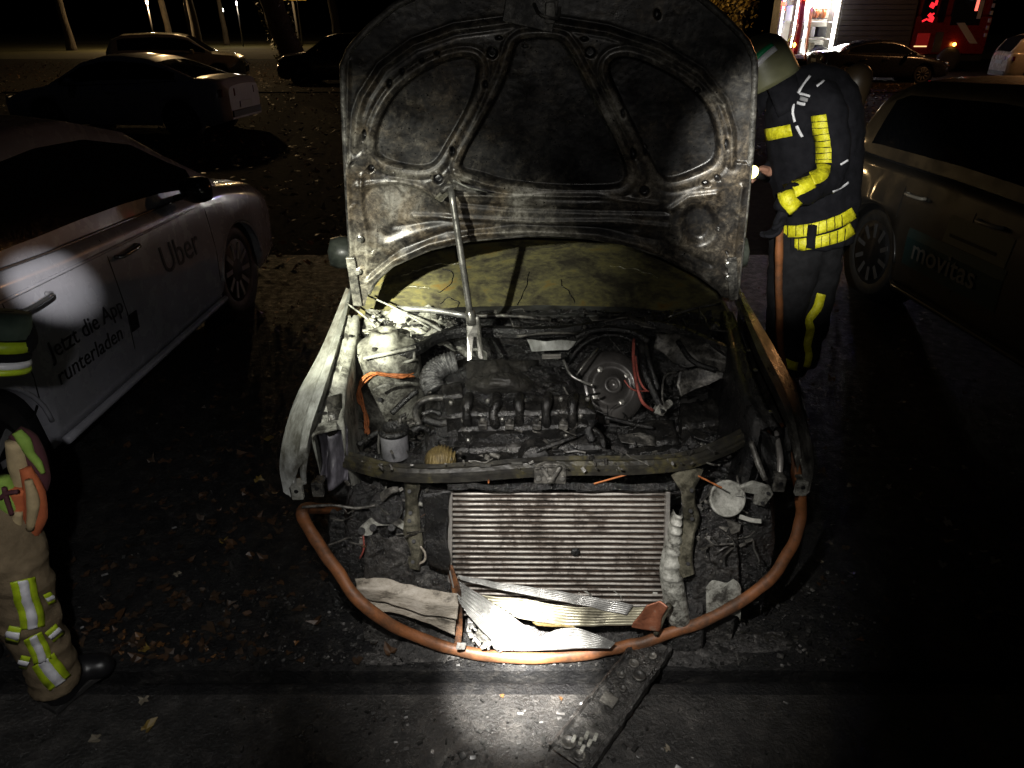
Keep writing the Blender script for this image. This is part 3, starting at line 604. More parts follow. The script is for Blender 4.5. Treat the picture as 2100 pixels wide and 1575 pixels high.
# rubber-seal flange that crosses the bay
def thick_line(pts, zlist, w, name, m, hgt=0.02, par=BC, n=6):
    q = catmull([at(u, v, z) for (u, v), z in zip(pts, zlist)], n)
    g0, g1, g2, g3 = [], [], [], []
    for i, p in enumerate(q):
        t = (q[min(i+1, len(q)-1)] - q[max(i-1, 0)]); s = Vector((-t.y, t.x, 0)).normalized()*w/2
        wv = 0.15*w*noise.noise((p.x*14, p.y*14, 3.0))
        g0.append(p + s); g1.append(p + s*0.7 + Vector((0, 0, hgt + wv))); g2.append(p - s*0.7 + Vector((0, 0, hgt - wv))); g3.append(p - s)
    b0 = [p - Vector((0, 0, hgt)) for p in g0]; b3 = [p - Vector((0, 0, hgt)) for p in g3]
    return MB().grid([b0, g0, g1, g2, g3, b3, b0]).build(name, m, par, smooth=False)
thick_line([(735, 735), (800, 728), (850, 718), (890, 695), (935, 681), (1000, 679), (1100, 682), (1180, 676), (1250, 664), (1330, 665), (1400, 680), (1450, 702), (1500, 722)],
           [0.87, 0.89, 0.90, 0.91, 0.915, 0.915, 0.915, 0.915, 0.915, 0.915, 0.91, 0.90, 0.89], 0.030, 'seal_flange', M['soot'], 0.018)
MB().tube([at(745, 735, 0.905), at(800, 724, 0.915), at(852, 712, 0.92)], 0.007, 8, 8).build('zip_edge', M['ash'], BC)
# cowl tray with burnt debris
cw = []
for k in range(14):
    cw.append([Vector((-0.56 + 1.38*i/90, 2.585 + 0.16*k/13, 0.868 + 0.050*k/13 + 0.016*noise.noise((i*0.21, k*0.5, 4)) + 0.014*noise.noise((i*0.7, k*0.9, 8)))) for i in range(91)])
MB().grid(cw).build('cowl_tray', M['char'], BC, smooth=True)
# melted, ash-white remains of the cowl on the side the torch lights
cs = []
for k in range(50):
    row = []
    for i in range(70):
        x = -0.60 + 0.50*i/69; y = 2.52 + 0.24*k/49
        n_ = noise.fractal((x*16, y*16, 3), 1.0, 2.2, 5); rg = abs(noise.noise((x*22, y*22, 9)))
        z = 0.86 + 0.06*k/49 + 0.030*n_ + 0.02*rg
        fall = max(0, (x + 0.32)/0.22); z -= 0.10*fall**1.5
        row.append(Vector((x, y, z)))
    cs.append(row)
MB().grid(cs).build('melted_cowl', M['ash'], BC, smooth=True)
for a, b, za, zb, r, m in (((745, 602), (880, 672), 1.0, 0.93, 0.004, 'ash'), ((712, 622), (790, 690), 0.97, 0.93, 0.004, 'ash'), ((815, 632), (960, 648), 0.945, 0.94, 0.012, 'alu_bright'), ((960, 648), (1130, 655), 0.94, 0.94, 0.008, 'grey'),
                           ((835, 645), (905, 678), 0.95, 0.93, 0.006, 'ash'), ((1370, 650), (1478, 622), 0.93, 0.95, 0.005, 'steel'), ((1060, 690), (1185, 684), 0.93, 0.93, 0.006, 'grey')):
    MB().tube([at(*a, za), (at(*a, za) + at(*b, zb))/2 + Vector((0, 0, 0.008)), at(*b, zb)], r, 6, 4).build('wiper_rod', M[m], BC, smooth=True)
# wiper linkage plate on the far side
MB().plate([at(1208, 652, 0.935), at(1290, 645, 0.935), at(1330, 668, 0.93), at(1345, 676, 0.925), at(1320, 672, 0.925), at(1283, 655, 0.93), at(1215, 660, 0.93)], (0, 0, 0.006)).build('wiper_linkage', M['grey'], BC, bevel=0.002)
for u in (1228, 1252):
    MB().plate([at(u, 650, 0.942), at(u + 17, 648.5, 0.942), at(u + 18, 654, 0.94), at(u, 655, 0.94)], (0, 0, 0.003)).build('linkage_slot', M['black'], BC)

# --- fenders: loft from cowl to the front corner (measured on the left, darker twin on the right)
def fender(inner, outer, zi, zo, m, nm, lab, arch_c):
    rows = []
    n = 60
    I = catmull([at(u, v, z) for (u, v), z in zip(inner, zi)], 10); O = catmull([at(u, v, z) for (u, v), z in zip(outer, zo)], 10)
    I = [I[int(k*(len(I)-1)/(n-1))] for k in range(n)]; O = [O[int(k*(len(O)-1)/(n-1))] for k in range(n)]
    for a, b in zip(I, O):
        out = Vector((1 if b.x > 0.13 else -1, 0, 0))
        y = b.y; zl = 0.24
        q = 0.37**2 - (y - arch_c)**2
        if q > 0: zl = max(zl, 0.32 + math.sqrt(q))
        if y < 2.19: zl = max(zl, b.z - 0.10*min(1, max(0.25, (y - 1.86)/0.3)))
        zl = min(zl, b.z - 0.03)
        mid1 = a.lerp(b, 0.30) + Vector((0, 0, 0.010)); mid2 = a.lerp(b, 0.42) + Vector((0, 0, 0.002))
        r_ = [a - Vector((0, 0, 0.035)), a, mid1, mid2, b]
        for t in (0.15, 0.35, 0.6, 0.85, 1.0):
            r_.append(Vector((b.x, b.y, b.z + (zl - b.z)*t)) + out*(0.018*math.sin(min(1, t*1.3)*math.pi)))
        rows.append(r_)
    o = MB().grid(rows).build(nm, m, BC, smooth=False, solid=0.003)
    o['label'] = lab; return o
fl_in = [(720, 598), (706, 660), (684, 735), (660, 810), (640, 868), (630, 912), (622, 950)]
fl_out = [(710, 590), (688, 645), (655, 722), (617, 795), (596, 870), (584, 945), (592, 1003)]
zf = [0.95, 0.945, 0.93, 0.905, 0.87, 0.83, 0.77]; zo = [0.94, 0.93, 0.91, 0.88, 0.84, 0.78, 0.70]
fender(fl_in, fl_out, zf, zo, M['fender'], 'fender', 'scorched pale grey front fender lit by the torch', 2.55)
fr_in = [(1508, 598), (1528, 655), (1558, 730), (1592, 800), (1618, 860), (1632, 912), (1640, 950)]
fr_out = [(1518, 590), (1545, 640), (1590, 715), (1628, 790), (1648, 870), (1658, 945), (1650, 1003)]
M['fender_shaded'] = mat('fender_shaded', [(0.2, (0.010, 0.010, 0.010)), (0.45, (0.04, 0.038, 0.034)), (0.6, (0.10, 0.096, 0.086)), (0.85, (0.22, 0.21, 0.19))], 6, 8, (0.2, 0.5), 0.2, 0.4, 60, dist=0.9, stretch=(1.6, 0.6, 1.0), rich=2.0)  # darker twin of the left colours, shade put into the surface colour
fender(fr_in, fr_out, zf, zo, M['fender_shaded'], 'fender', 'burnt front fender with shade put into its darker colour', 2.55)
# outer headlight edge strips on each side
for pts, zz, m in (([(606, 905), (600, 950), (603, 1000)], [0.80, 0.76, 0.70], 'fender'), ([(632, 915), (622, 960), (624, 992)], [0.80, 0.75, 0.70], 'fender'), ([(1652, 905), (1656, 950), (1650, 985)], [0.80, 0.76, 0.71], 'grey'), ([(1592, 885), (1600, 940), (1598, 985)], [0.80, 0.75, 0.70], 'alu'), ([(1540, 905), (1555, 950), (1570, 985)], [0.79, 0.74, 0.70], 'grey')):
    MB().tube([at(u, v, z) for (u, v), z in zip(pts, zz)], [0.008, 0.011, 0.008], 8, 5).build('headlight_edge', M[m], BC, smooth=True)
for u, v, z in ((610, 1008, 0.69), (652, 1002, 0.70), (1643, 1000, 0.70), (1598, 992, 0.70)):
    p = at(u, v, z); b = MB(); b.box(p, (0.036, 0.02, 0.052)); b.box(p + Vector((0.004, 0.02, 0.02)), (0.03, 0.04, 0.008)); b.build('corner_bracket', M['ash' if u in (610, 1643) else 'grey'], BC, bevel=0.004)
    MB().lathe([(0.007, 0), (0.006, 0.003), (0, 0.003)], p + Vector((0, -0.011, 0.008)), (0, -1, 0), 10).build('bracket_hole', M['black'], BC)

for sd in (-1, 1):
    c = Vector((0.13 + sd*0.76, 2.60, 0.30)); ax_ = Vector((sd, 0, 0))
    ty = MB().lathe([(.2, 0.0), (.22, .028), (.28, .03), (.295, .012), (.30, -.02), (.30, -.17), (.29, -.19), (.2, -.19)], c, ax_, 32).build('tyre', M['rubber'], BC, smooth=True)
    MB().lathe([(.205, .01), (.19, -.03), (.05, -.04), (.04, -.01), (0, -.01)], c, ax_, 24).build('rim', M['grey'], ty, smooth=True)
# --- inner aprons: bolted rails beside the bay
def rail(pts_l, pts_r, zz, m, lab=None):
    A = [at(u, v, z) for (u, v), z in zip(pts_l, zz)]; B = [at(u, v, z) for (u, v), z in zip(pts_r, zz)]
    A = catmull(A, 12); B = catmull(B, 12); rows = []
    for k, (a, b) in enumerate(zip(A, B)):
        wv = 0.006*noise.noise((a.y*20, 1, 2))
        rows.append([a + Vector((0, 0, -0.05)), a, a.lerp(b, 0.3) + Vector((0, 0, 0.008 + wv)), a.lerp(b, 0.45) + Vector((0, 0, -0.006 + wv)), a.lerp(b, 0.6) + Vector((0, 0, 0.006)), b, b + Vector((0, 0, -0.10)), b + Vector((0.02 if b.x < 0 else -0.02, 0, -0.32))])
    return MB().grid(rows).build('apron_rail', m, BC, smooth=True, label=lab)
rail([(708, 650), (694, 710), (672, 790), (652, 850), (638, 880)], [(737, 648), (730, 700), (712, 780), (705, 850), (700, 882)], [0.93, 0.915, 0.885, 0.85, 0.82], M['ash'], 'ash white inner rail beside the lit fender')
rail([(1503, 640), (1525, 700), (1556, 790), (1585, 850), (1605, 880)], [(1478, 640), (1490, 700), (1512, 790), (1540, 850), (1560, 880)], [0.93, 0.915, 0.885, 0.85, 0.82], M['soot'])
for u, v, z, m in ((685, 735, .91, 'black'), (657, 846, .865, 'black'), (697, 692, .93, 'black'), (720, 690, .92, 'soot'), (1549, 760, .90, 'steel'), (1580, 845, .865, 'steel'), (1535, 720, .91, 'grey')):
    MB().lathe([(0.0085, 0), (0.008, 0.004), (0, 0.004)], at(u, v, z + 0.006), (0, 0, 1), 12).build('rail_hole' if m == 'black' else 'rail_bolt', M[m], BC)
b = MB(); b.grid([[at(668, 815, .88), at(700, 806, .88)], [at(672, 840, .87), at(702, 835, .86)], [at(674, 862, .85), at(705, 860, .84)]]); b.build('rail_bracket', M['grey'], BC, smooth=True, solid=0.006)
b = MB(); b.plate([at(638, 880, .835), at(690, 862, .835), at(692, 882, .83), at(650, 892, .83), at(640, 900, .83)], (0, 0, 0.01)); b.build('rail_end', M['ash'], BC, bevel=0.003)
# wheel-house liners seen below the rails
def liner(us, vs, z0, z1, m):
    rows = []
    for k in range(16):
        t = k/15; row = []
        for i in range(14):
            s = i/13; u = us[0] + (us[1] - us[0])*s + 10*math.sin(t*3)*(1 - s); v = vs[0] + (vs[1] - vs[0])*t
            p = at(u, v, z0 + (z1 - z0)*t); p.y += 0.03*math.sin(s*9) + 0.02*noise.noise((s*6, t*4, 1)); row.append(p)
        rows.append(row)
    MB().grid(rows).build('wheel_liner', m, BC, smooth=True, solid=0.004)
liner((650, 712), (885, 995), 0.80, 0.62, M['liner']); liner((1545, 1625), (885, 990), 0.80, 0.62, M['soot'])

# --- strut tower, left
tc = at(790, 690, 0.93)
tw = MB(); tw.lathe([(0.15, -0.42), (0.135, -0.22), (0.128, -0.08), (0.122, -0.045), (0.10, -0.025), (0.075, -0.018), (0.058, -0.012), (0.056, 0.016), (0.05, 0.024), (0.03, 0.024), (0.026, 0.012), (0, 0.012)], tc, (0, 0, 1), 40)
for i, v_ in enumerate(tw.v):
    n_ = noise.noise((v_[0]*12, v_[1]*12, v_[2]*12)); tw.v[i] = (v_[0] + 0.006*n_, v_[1] + 0.006*n_, v_[2])
tw.build('strut_tower', M['tower'], BC, smooth=True, label='ash grey strut tower with round cap')
for a in (0.5, 2.4, 4.4):
    MB().lathe([(0.008, 0), (0.008, 0.012), (0, 0.013)], tc + Vector((0.09*math.cos(a), 0.09*math.sin(a), -0.02)), (0, 0, 1), 6).build('tower_nut', M['grey'], BC)
MB().tube([at(808, 748, .86), at(838, 741, .87), at(849, 737, .88), at(850, 716, .905)], 0.005, 6).build('bracket_rod', M['ash'], BC)
MB().lathe([(0.009, 0), (0.008, 0.004), (0, 0.004)], at(780, 817, 0.74) + Vector((0, -0.01, 0)), (0, -1, 0.2), 12).build('tower_hole', M['black'], BC)
# orange harness strands
for k in range(7):
    j = lambda s: Vector((random.uniform(-s, s), random.uniform(-s, s), random.uniform(-s, s)))
    pts = [at(848, 769, .84), at(820, 772, .85), at(795, 768, .85), at(765, 766, .84), at(742, 782, .81), at(737, 812, .77), at(746, 838, .73), at(752, 862, .69), at(753, 892, .64)]
    MB().tube([p + j(0.007 + 0.002*i % 0.006) for i, p in enumerate(pts)], [0.0028, 0.004, 0.0035, 0.004, 0.003], 6, 6).build('harness_wire', M['wire_orange'], BC, smooth=True)
MB().tube([at(765, 800, .82), at(790, 790, .83), at(830, 785, .83), at(850, 787, .82)], 0.005, 6, 5).build('brake_line', M['ash'], BC)

# --- right apron: torn pale plates
def sheet_px(name, rows, m, wob=0.01, solid=0.004, nsub=8, lab=None, par=None):
    """rows: list of rows of (u, v, z); bilinear refine plus crumple."""
    G0 = [[at(*p) for p in row] for row in rows]
    n, k = len(G0), len(G0[0]); G = []
    for a in range((n-1)*nsub + 1):
        i = min(a//nsub, n-2); t = a/nsub - i; row = []
        for c in range((k-1)*nsub + 1):
            j = min(c//nsub, k-2); s = c/nsub - j
            p = G0[i][j].lerp(G0[i][j+1], s).lerp(G0[i+1][j].lerp(G0[i+1][j+1], s), t)
            p = p + Vector((noise.noise(p*15), noise.noise(p*15 + Vector((9, 0, 0))), noise.noise(p*15 + Vector((0, 9, 0)))))*wob
            row.append(p)
        G.append(row)
    o = MB().grid(G).build(name, m, par or BC, smooth=True, solid=solid)
    if lab: o['label'] = lab
    return o
sheet_px('apron_plate', [[(1340, 682, .91), (1390, 680, .91), (1440, 700, .90), (1490, 722, .89)], [(1345, 712, .86), (1395, 715, .87), (1450, 735, .86), (1512, 745, .85)], [(1380, 745, .82), (1400, 752, .82), (1455, 755, .82), (1508, 768, .81)]], M['grey'], 0.012)
sheet_px('apron_plate', [[(1390, 758, .80), (1440, 758, .80), (1510, 768, .80)], [(1388, 790, .75), (1425, 785, .75), (1470, 780, .77)], [(1398, 815, .71), (1412, 805, .72), (1420, 798, .73)]], M['grey'], 0.010)
sheet_px('apron_wall', [[(1500, 720, .89), (1550, 850, .85), (1560, 880, .82)], [(1420, 760, .55), (1480, 870, .5), (1500, 930, .48)]], M['soot'], 0.02)
# --- brake booster
bp = at(1252, 792, y=2.44); ax = Vector((0.05, -0.82, 0.57)).normalized()
bo = MB().lathe([(0.10, -0.10), (0.142, -0.07), (0.147, -0.03), (0.140, -0.015), (0.125, 0.004), (0.095, 0.012), (0.088, 0.012), (0.080, 0.003), (0.062, 0.003), (0.055, 0.020), (0.040, 0.022), (0.036, 0.05), (0.022, 0.055), (0.020, 0.03), (0, 0.03)], bp, ax, 44).build('brake_booster', mat('booster', [(0.3, (0.03, 0.029, 0.028)), (0.6, (0.075, 0.07, 0.066)), (0.85, (0.2, 0.19, 0.18))], 9, 6, (0.2, 0.45), 0.3, 0.25, 60, bdist=0.002), BC, smooth=True)
for k in range(4):
    a = 0.6 + k*math.pi/2; q = Vector((0, 0, 1)).rotation_difference(ax)
    MB().lathe([(0.012, 0), (0.012, 0.012), (0.006, 0.013), (0.006, 0.022), (0, 0.022)], bp + q @ Vector((0.075*math.cos(a), 0.075*math.sin(a), 0.004)), ax, 6).build('booster_nut', M['steel'], bo)
MB().tube([at(1155, 738, .86), at(1170, 768, .82), at(1195, 783, .80), at(1216, 790, .80)], [0.005, 0.006, 0.005, 0.007], 8, 5).build('brake_pipe', M['steel'], BC, smooth=True)
MB().tube([at(1182, 770, .84), at(1200, 745, .88), at(1225, 715, .90)], 0.004, 6, 4).build('brake_pipe', M['steel'], BC, smooth=True)
for r_, vv in ((0.16, 0), (0.175, 1)):
    MB().tube([bp + Vector((0.0, 0.08 + 0.02*vv, 0.02)) + Vector((r_*math.cos(a), 0, r_*math.sin(a))) for a in np.linspace(0.3, 2.9, 14)], 0.007, 6).build('vacuum_hose', M['soot'], BC, smooth=True)
for pts, m, r_ in (([(1300, 695, .90), (1299, 740, .86), (1306, 790, .82), (1318, 825, .77), (1340, 842, .72)], 'wire_red', .006), ([(1303, 730, .87), (1310, 775, .83), (1325, 800, .79), (1345, 803, .76)], 'wire_red', .004),
                   ([(1280, 780, .84), (1300, 800, .81), (1342, 802, .77)], 'wire_red', .003), ([(1315, 705, .89), (1322, 760, .84), (1342, 810, .77), (1360, 845, .71)], 'soot', .013), ([(1322, 700, .89), (1330, 740, .86), (1350, 800, .78)], 'soot', .010),
                   ([(1392, 762, .80), (1365, 770, .80), (1358, 800, .77), (1360, 838, .70)], 'grey', .004), ([(1432, 842, .68), (1440, 858, .65), (1446, 875, .62)], 'gold', .004)):
    MB().tube([at(*p) for p in pts], r_, 7, 6).build('engine_wire' if 'wire' in m else 'engine_hose', M[m], BC, smooth=True)
b = MB(); b.box(at(1354, 838, .72), (0.04, 0.03, 0.04), Matrix.Rotation(0.4, 3, 'Y')); b.lathe([(0.014, 0), (0.014, 0.03), (0, 0.03)], at(1366, 834, .73), (0.3, -0.4, 0.8), 10); b.build('connector', M['ash'], BC, bevel=0.004)
# torn white firewall panel
sheet_px('firewall_panel', [[(1080, 695, .885), (1120, 700, .885), (1150, 697, .885), (1182, 700, .885)], [(1086, 708, .87), (1120, 709, .87), (1150, 708, .87), (1176, 709, .87)], [(1090, 720, .855), (1120, 719, .855), (1150, 718, .855), (1165, 718, .855)]], M['fender'], 0.004, 0.003)
for v in (728, 733):
    MB().beam(at(1112, v + 1, .85), at(1150, v, .85), 0.008, 0.006).build('rail_strip', M['alu'], BC)

# --- engine: charred, slumped top cover over the block
def crust(name, u0, u1, v0, v1, zfun, m, nu=110, nv=70, amp=0.03, sc=14, seed=0, par=None, skirt=0.22, edge=1.0):
    G = []
    for j in range(nv):
        row = []
        for i in range(nu):
            s, t = i/(nu-1), j/(nv-1); u = u0 + (u1-u0)*s; v = v0 + (v1-v0)*t
            p = at(u, v, zfun(s, t)); q = p*sc + Vector((seed, 0, 0))
            e = min(1, 6*min(s, 1-s)+0.15)*min(1, 6*min(t, 1-t)+0.2)
            d = noise.fractal(q, 1.0, 2.1, 5)*0.7 + (0.35 - abs(noise.noise(q*0.8 + Vector((5, 5, 5)))))*0.9
            p = p + Vector((0.3*noise.noise(q + Vector((3, 1, 4))), 0.3*noise.noise(q + Vector((7, 2, 4))), d))*amp*e
            p.z -= edge*(0.10*(1 - min(1, 7*min(s, 1-s)))**2 + (0.09*(1 - min(1, 6*min(t, 1-t)))**2))
            row.append(p)
        G.append(row)
    sk = ([[p - Vector((0, 0, skirt)) for p in G[0]]] + G + [[p - Vector((0, 0, skirt)) for p in G[-1]]]) if skirt else G
    return MB().grid(sk).build(name, m, par or BC, smooth=True)
crust('engine_cover', 868, 1215, 735, 885, lambda s, t: 0.845 - 0.10*t + 0.045*math.sin(math.pi*min(1, s*1.1))*math.sin(math.pi*(0.15 + 0.7*t)) - 0.05*max(0, s - 0.75)*4, M['char'], 230, 130, 0.020, 12, 1)
crust('engine_cover', 938, 1105, 738, 812, lambda s, t: 0.80 + 0.105*(math.sin(math.pi*s)*math.sin(math.pi*min(1, t*.9 + .1)))**0.5, mat('melt', [(0.3, (0.012, 0.012, 0.011)), (0.6, (0.035, 0.033, 0.029)), (0.85, (0.085, 0.08, 0.068))], 9, 7, (0.35, 0.6), 0, 0.6, 30, stretch=(0.5, 1, 3), dist=1.5, bdist=0.012, rich=1.6), 120, 80, 0.030, 11, 12, skirt=0, edge=0)
crust('engine_block', 840, 1240, 870, 948, lambda s, t: 0.70 - 0.08*t, M['char'], 150, 50, 0.018, 18, 4)
crust('bay_debris', 1215, 1560, 835, 940, lambda s, t: 0.60 - 0.03*t + 0.02*s, M['char'], 120, 60, 0.045, 20, 6)
crust('bay_debris', 700, 880, 850, 945, lambda s, t: 0.58, M['char'], 80, 50, 0.04, 20, 8)
crust('bay_debris', 1380, 1560, 770, 850, lambda s, t: 0.56 + 0.05*s, M['char'], 70, 50, 0.05, 16, 10)
for pts, r_, m in (([(965, 834, .80), (1100, 833, .80), (1140, 832, .80), (1180, 836, .79)], .0045, 'steel'), ([(962, 866, .76), (1040, 861, .77), (1105, 855, .77), (1148, 855, .77)], .0055, 'steel'), ([(955, 880, .745), (1020, 897, .725), (1092, 925, .69)], .0045, 'grey'),
                   ([(966, 849, .785), (1000, 848, .785), (1070, 851, .785)], .004, 'grey'), ([(860, 872, .76), (852, 845, .79), (862, 826, .81), (885, 817, .82), (915, 816, .82)], .012, 'grey'), ([(866, 850, .78), (885, 843, .79), (905, 850, .78)], .009, 'soot'),
                   ([(803, 848, .77), (830, 822, .80), (856, 800, .83)], .011, 'soot'), ([(878, 890, .72), (900, 880, .73), (935, 884, .72)], .008, 'soot'), ([(800, 862, .76), (812, 880, .75)], .008, 'soot'), ([(735, 912, .72), (765, 892, .73), (790, 880, .74)], .010, 'soot'),
                   ([(845, 884, .76), (862, 876, .77), (880, 884, .75)], .010, 'soot'), ([(820, 868, .77), (822, 855, .79), (831, 850, .80)], .006, 'grey'), ([(985, 905, .70), (998, 925, .69), (1025, 938, .68)], .009, 'grey'), ([(955, 908, .71), (1040, 892, .72), (1120, 893, .72)], .004, 'grey'),
                   ([(1130, 900, .70), (1180, 912, .68), (1240, 908, .68)], .007, 'soot'), ([(1240, 855, .72), (1300, 870, .68), (1340, 878, .66)], .008, 'soot'), ([(1430, 820, .66), (1470, 850, .64), (1490, 880, .62)], .006, 'soot')):
    MB().tube([at(*p) for p in pts], r_, 8, 6).build('engine_pipe', M[m], BC, smooth=True)
for u, v, z in ((997, 878, .735), (1050, 877, .735), (1105, 877, .735), (1140, 865, .76), (1180, 866, .75), (1190, 885, .73)):
    MB().lathe([(0.009, 0), (0.009, 0.012), (0.005, 0.013), (0, 0.02)], at(u, v, z), (0.1, -0.5, 0.85), 6).build('engine_bolt', M['steel'], BC)
b = MB()
for k in range(4): b.box(at(1176 + k*7, 864 + (k % 2)*5, .765), (0.012, 0.010, 0.016), Matrix.Rotation(k*0.5, 3, 'Y'))
b.build('spark_connector', M['alu_bright'], BC, bevel=0.002)
b = MB(); b.plate([at(1176, 880, .745), at(1192, 878, .745), at(1194, 890, .73), at(1178, 890, .73)], (0, 0, 0.004)); b.build('lifting_eye', M['grey'], BC)
sheet_px('engine_bracket', [[(972, 895, .72), (984, 895, .72)], [(975, 915, .70), (985, 917, .70)], [(980, 935, .68), (992, 937, .68)]], M['grey'], 0.003)
sheet_px('gearbox_plate', [[(1268, 890, .64), (1310, 888, .64), (1340, 895, .63)], [(1275, 905, .63), (1315, 915, .62), (1345, 918, .61)]], M['grey'], 0.01)
# castings of the cylinder head, runners, coil packs, alternator and fuse box
def casting(name, pts_top, depth, m, amp=0.006, n=14, bev=True):
    """A sooty cast lump: top outline given as four corners, extruded down, softened and pitted."""
    a, b, c, d = [at(*p) for p in pts_top]; rows = []
    for k in range(n + 1):
        t = k/n; row = []
        for i in range(2*n + 1):
            q = i/(2*n); p = a.lerp(b, q).lerp(d.lerp(c, q), t)
            e = min(min(q, 1 - q)*2*n, min(t, 1 - t)*n*1.4, 1.6)/1.6
            p = p + Vector((0, 0, -0.012*(1 - e)**2)) + Vector((0, 0, amp*(noise.noise(p*24) + .5*noise.noise(p*60)))); row.append(p)
        rows.append(row)
    dn = Vector((0, 0.01, -depth))
    mbx = MB().grid(rows); mbx.grid([rows[-1], [p + dn*.5 + Vector((0, amp*noise.noise(p*30), 0)) for p in rows[-1]], [p + dn for p in rows[-1]]])
    mbx.grid([[r_[0] for r_ in rows], [r_[0] + dn for r_ in rows]]); mbx.grid([[r_[-1] for r_ in rows], [r_[-1] + dn for r_ in rows]])
    return mbx.build(name, m, BC, smooth=True)
M['cast'] = mat('cast', [(0.2, (0.006, 0.006, 0.006)), (0.5, (0.013, 0.0125, 0.012)), (0.70, (0.034, 0.032, 0.029)), (0.92, (0.11, 0.10, 0.09))], 12, 8, (0.13, 0.5), 0.25, 0.8, 90, dist=0.9, spec=0.6, bdist=0.005, rich=2.2)
casting('cylinder_head', [(912, 812, .835), (1212, 806, .835), (1222, 842, .815), (915, 850, .815)], .10, M['cast'])
casting('valve_cover', [(935, 852, .795), (1205, 846, .795), (1212, 872, .775), (938, 880, .775)], .06, M['cast'], .004)
casting('engine_block', [(930, 888, .735), (1225, 880, .735), (1235, 915, .705), (935, 925, .705)], .12, M['cast'], .008)
for k in range(5):
    u = 962 + k*54
    du = 9*noise.noise((k*3.7, 1, 1)); dz = .012*noise.noise((k*2.3, 4, 1)); u += du
    MB().tube([at(u, 812, .85 + dz), at(u - 3 + du, 826, .855 + dz), at(u - 5 - du, 846, .828), at(u - 4, 866 + du, .79), at(u + du, 876, .755)], [.016, .019 + dz*.4, .014, .017, .012], 12, 5).build('intake_runner', M['cast'], BC, smooth=True)
for k in range(4):
    p = at(990 + k*55, 872, .79); b = MB(); b.box(p, (.030, .030, .022), Matrix.Rotation(.06*k, 3, 'Y')); b.lathe([(.009, 0), (.008, .016), (0, .017)], p + Vector((0, 0, .010)), (0, 0, 1), 10); b.build('coil_pack', M['grey'], BC, bevel=.004)
ap = at(1098, 935, y=2.02); b = MB(); b.lathe([(0, -.05), (.055, -.05), (.060, -.03), (.060, .01), (.045, .02), (.042, .03), (.048, .034), (.048, .048), (.042, .050), (.015, .05), (.012, .062), (0, .062)], ap, (0, -1, .25), 28); b.build('alternator', M['cast'], BC, smooth=True)
cp = at(1205, 912, y=2.08); b = MB(); b.lathe([(.02, -.04), (.062, -.03), (.064, 0), (.056, .008), (.050, 0), (.02, .002), (.018, .02), (0, .02)], cp, (0, -1, .3), 30); b.build('pulley', M['cast'], BC, smooth=True)
bl = [ap + Vector((0, -.05, .052)), ap.lerp(cp, .5) + Vector((0, -.04, .062)), cp + Vector((0, -.01, .062))]; MB().tube(bl, .008, 6, 4, .4).build('drive_belt', M['soot'], BC, smooth=True)
casting('fuse_box', [(1395, 822, .70), (1500, 812, .70), (1515, 862, .66), (1400, 875, .66)], .10, M['cast'], .010)
casting('battery_tray', [(1290, 862, .655), (1380, 856, .655), (1395, 905, .62), (1290, 912, .62)], .06, M['cast'], .006)
casting('throttle_body', [(905, 786, .865), (948, 782, .865), (950, 808, .845), (908, 812, .845)], .08, M['cast'], .006)
for pts, r_ in (([(868, 858, .775), (900, 868, .765), (932, 862, .775)], .014), ([(1220, 858, .77), (1205, 880, .755), (1215, 905, .72)], .015), ([(900, 905, .70), (950, 915, .69), (1010, 910, .69)], .013), ([(1150, 905, .71), (1200, 935, .68), (1260, 930, .67)], .012), ([(1390, 700, .90), (1420, 740, .86), (1470, 760, .84)], .010), ([(1180, 690, .91), (1230, 676, .925), (1290, 680, .92), (1330, 700, .90)], .012)):
    MB().tube([at(*p) for p in pts], r_, 10, 6).build('coolant_hose', M['soot'], BC, smooth=True)
for u, v, z in ((925, 828, .835), (1000, 824, .835), (1075, 822, .835), (1150, 820, .835), (1205, 820, .835), (950, 864, .795), (1030, 862, .795), (1110, 858, .795), (1190, 855, .795), (960, 905, .73), (1060, 898, .73), (1160, 895, .73)):
    MB().lathe([(.008, 0), (.008, .008), (.005, .009), (0, .012)], at(u, v, z), (0, -.3, .95), 6).build('head_bolt', M['steel'], BC)
# corrugated elbow duct
el = catmull([at(893, 800, .81), at(884, 782, .835), at(890, 764, .855), at(908, 750, .87), at(935, 742, .88)], 14)
MB().tube(el, [0.040 + 0.0035*math.sin(i*1.9) + 0.003*noise.noise((i*0.4, 1, 1)) for i in range(len(el))], 18).build('duct_elbow', mat('foil', [(0.3, (0.03, 0.03, 0.03)), (0.5, (0.12, 0.12, 0.12)), (0.8, (0.38, 0.38, 0.37))], 60, 6, (0.25, 0.5), 0.5, 1.0, 150, bdist=0.006), BC, smooth=True)
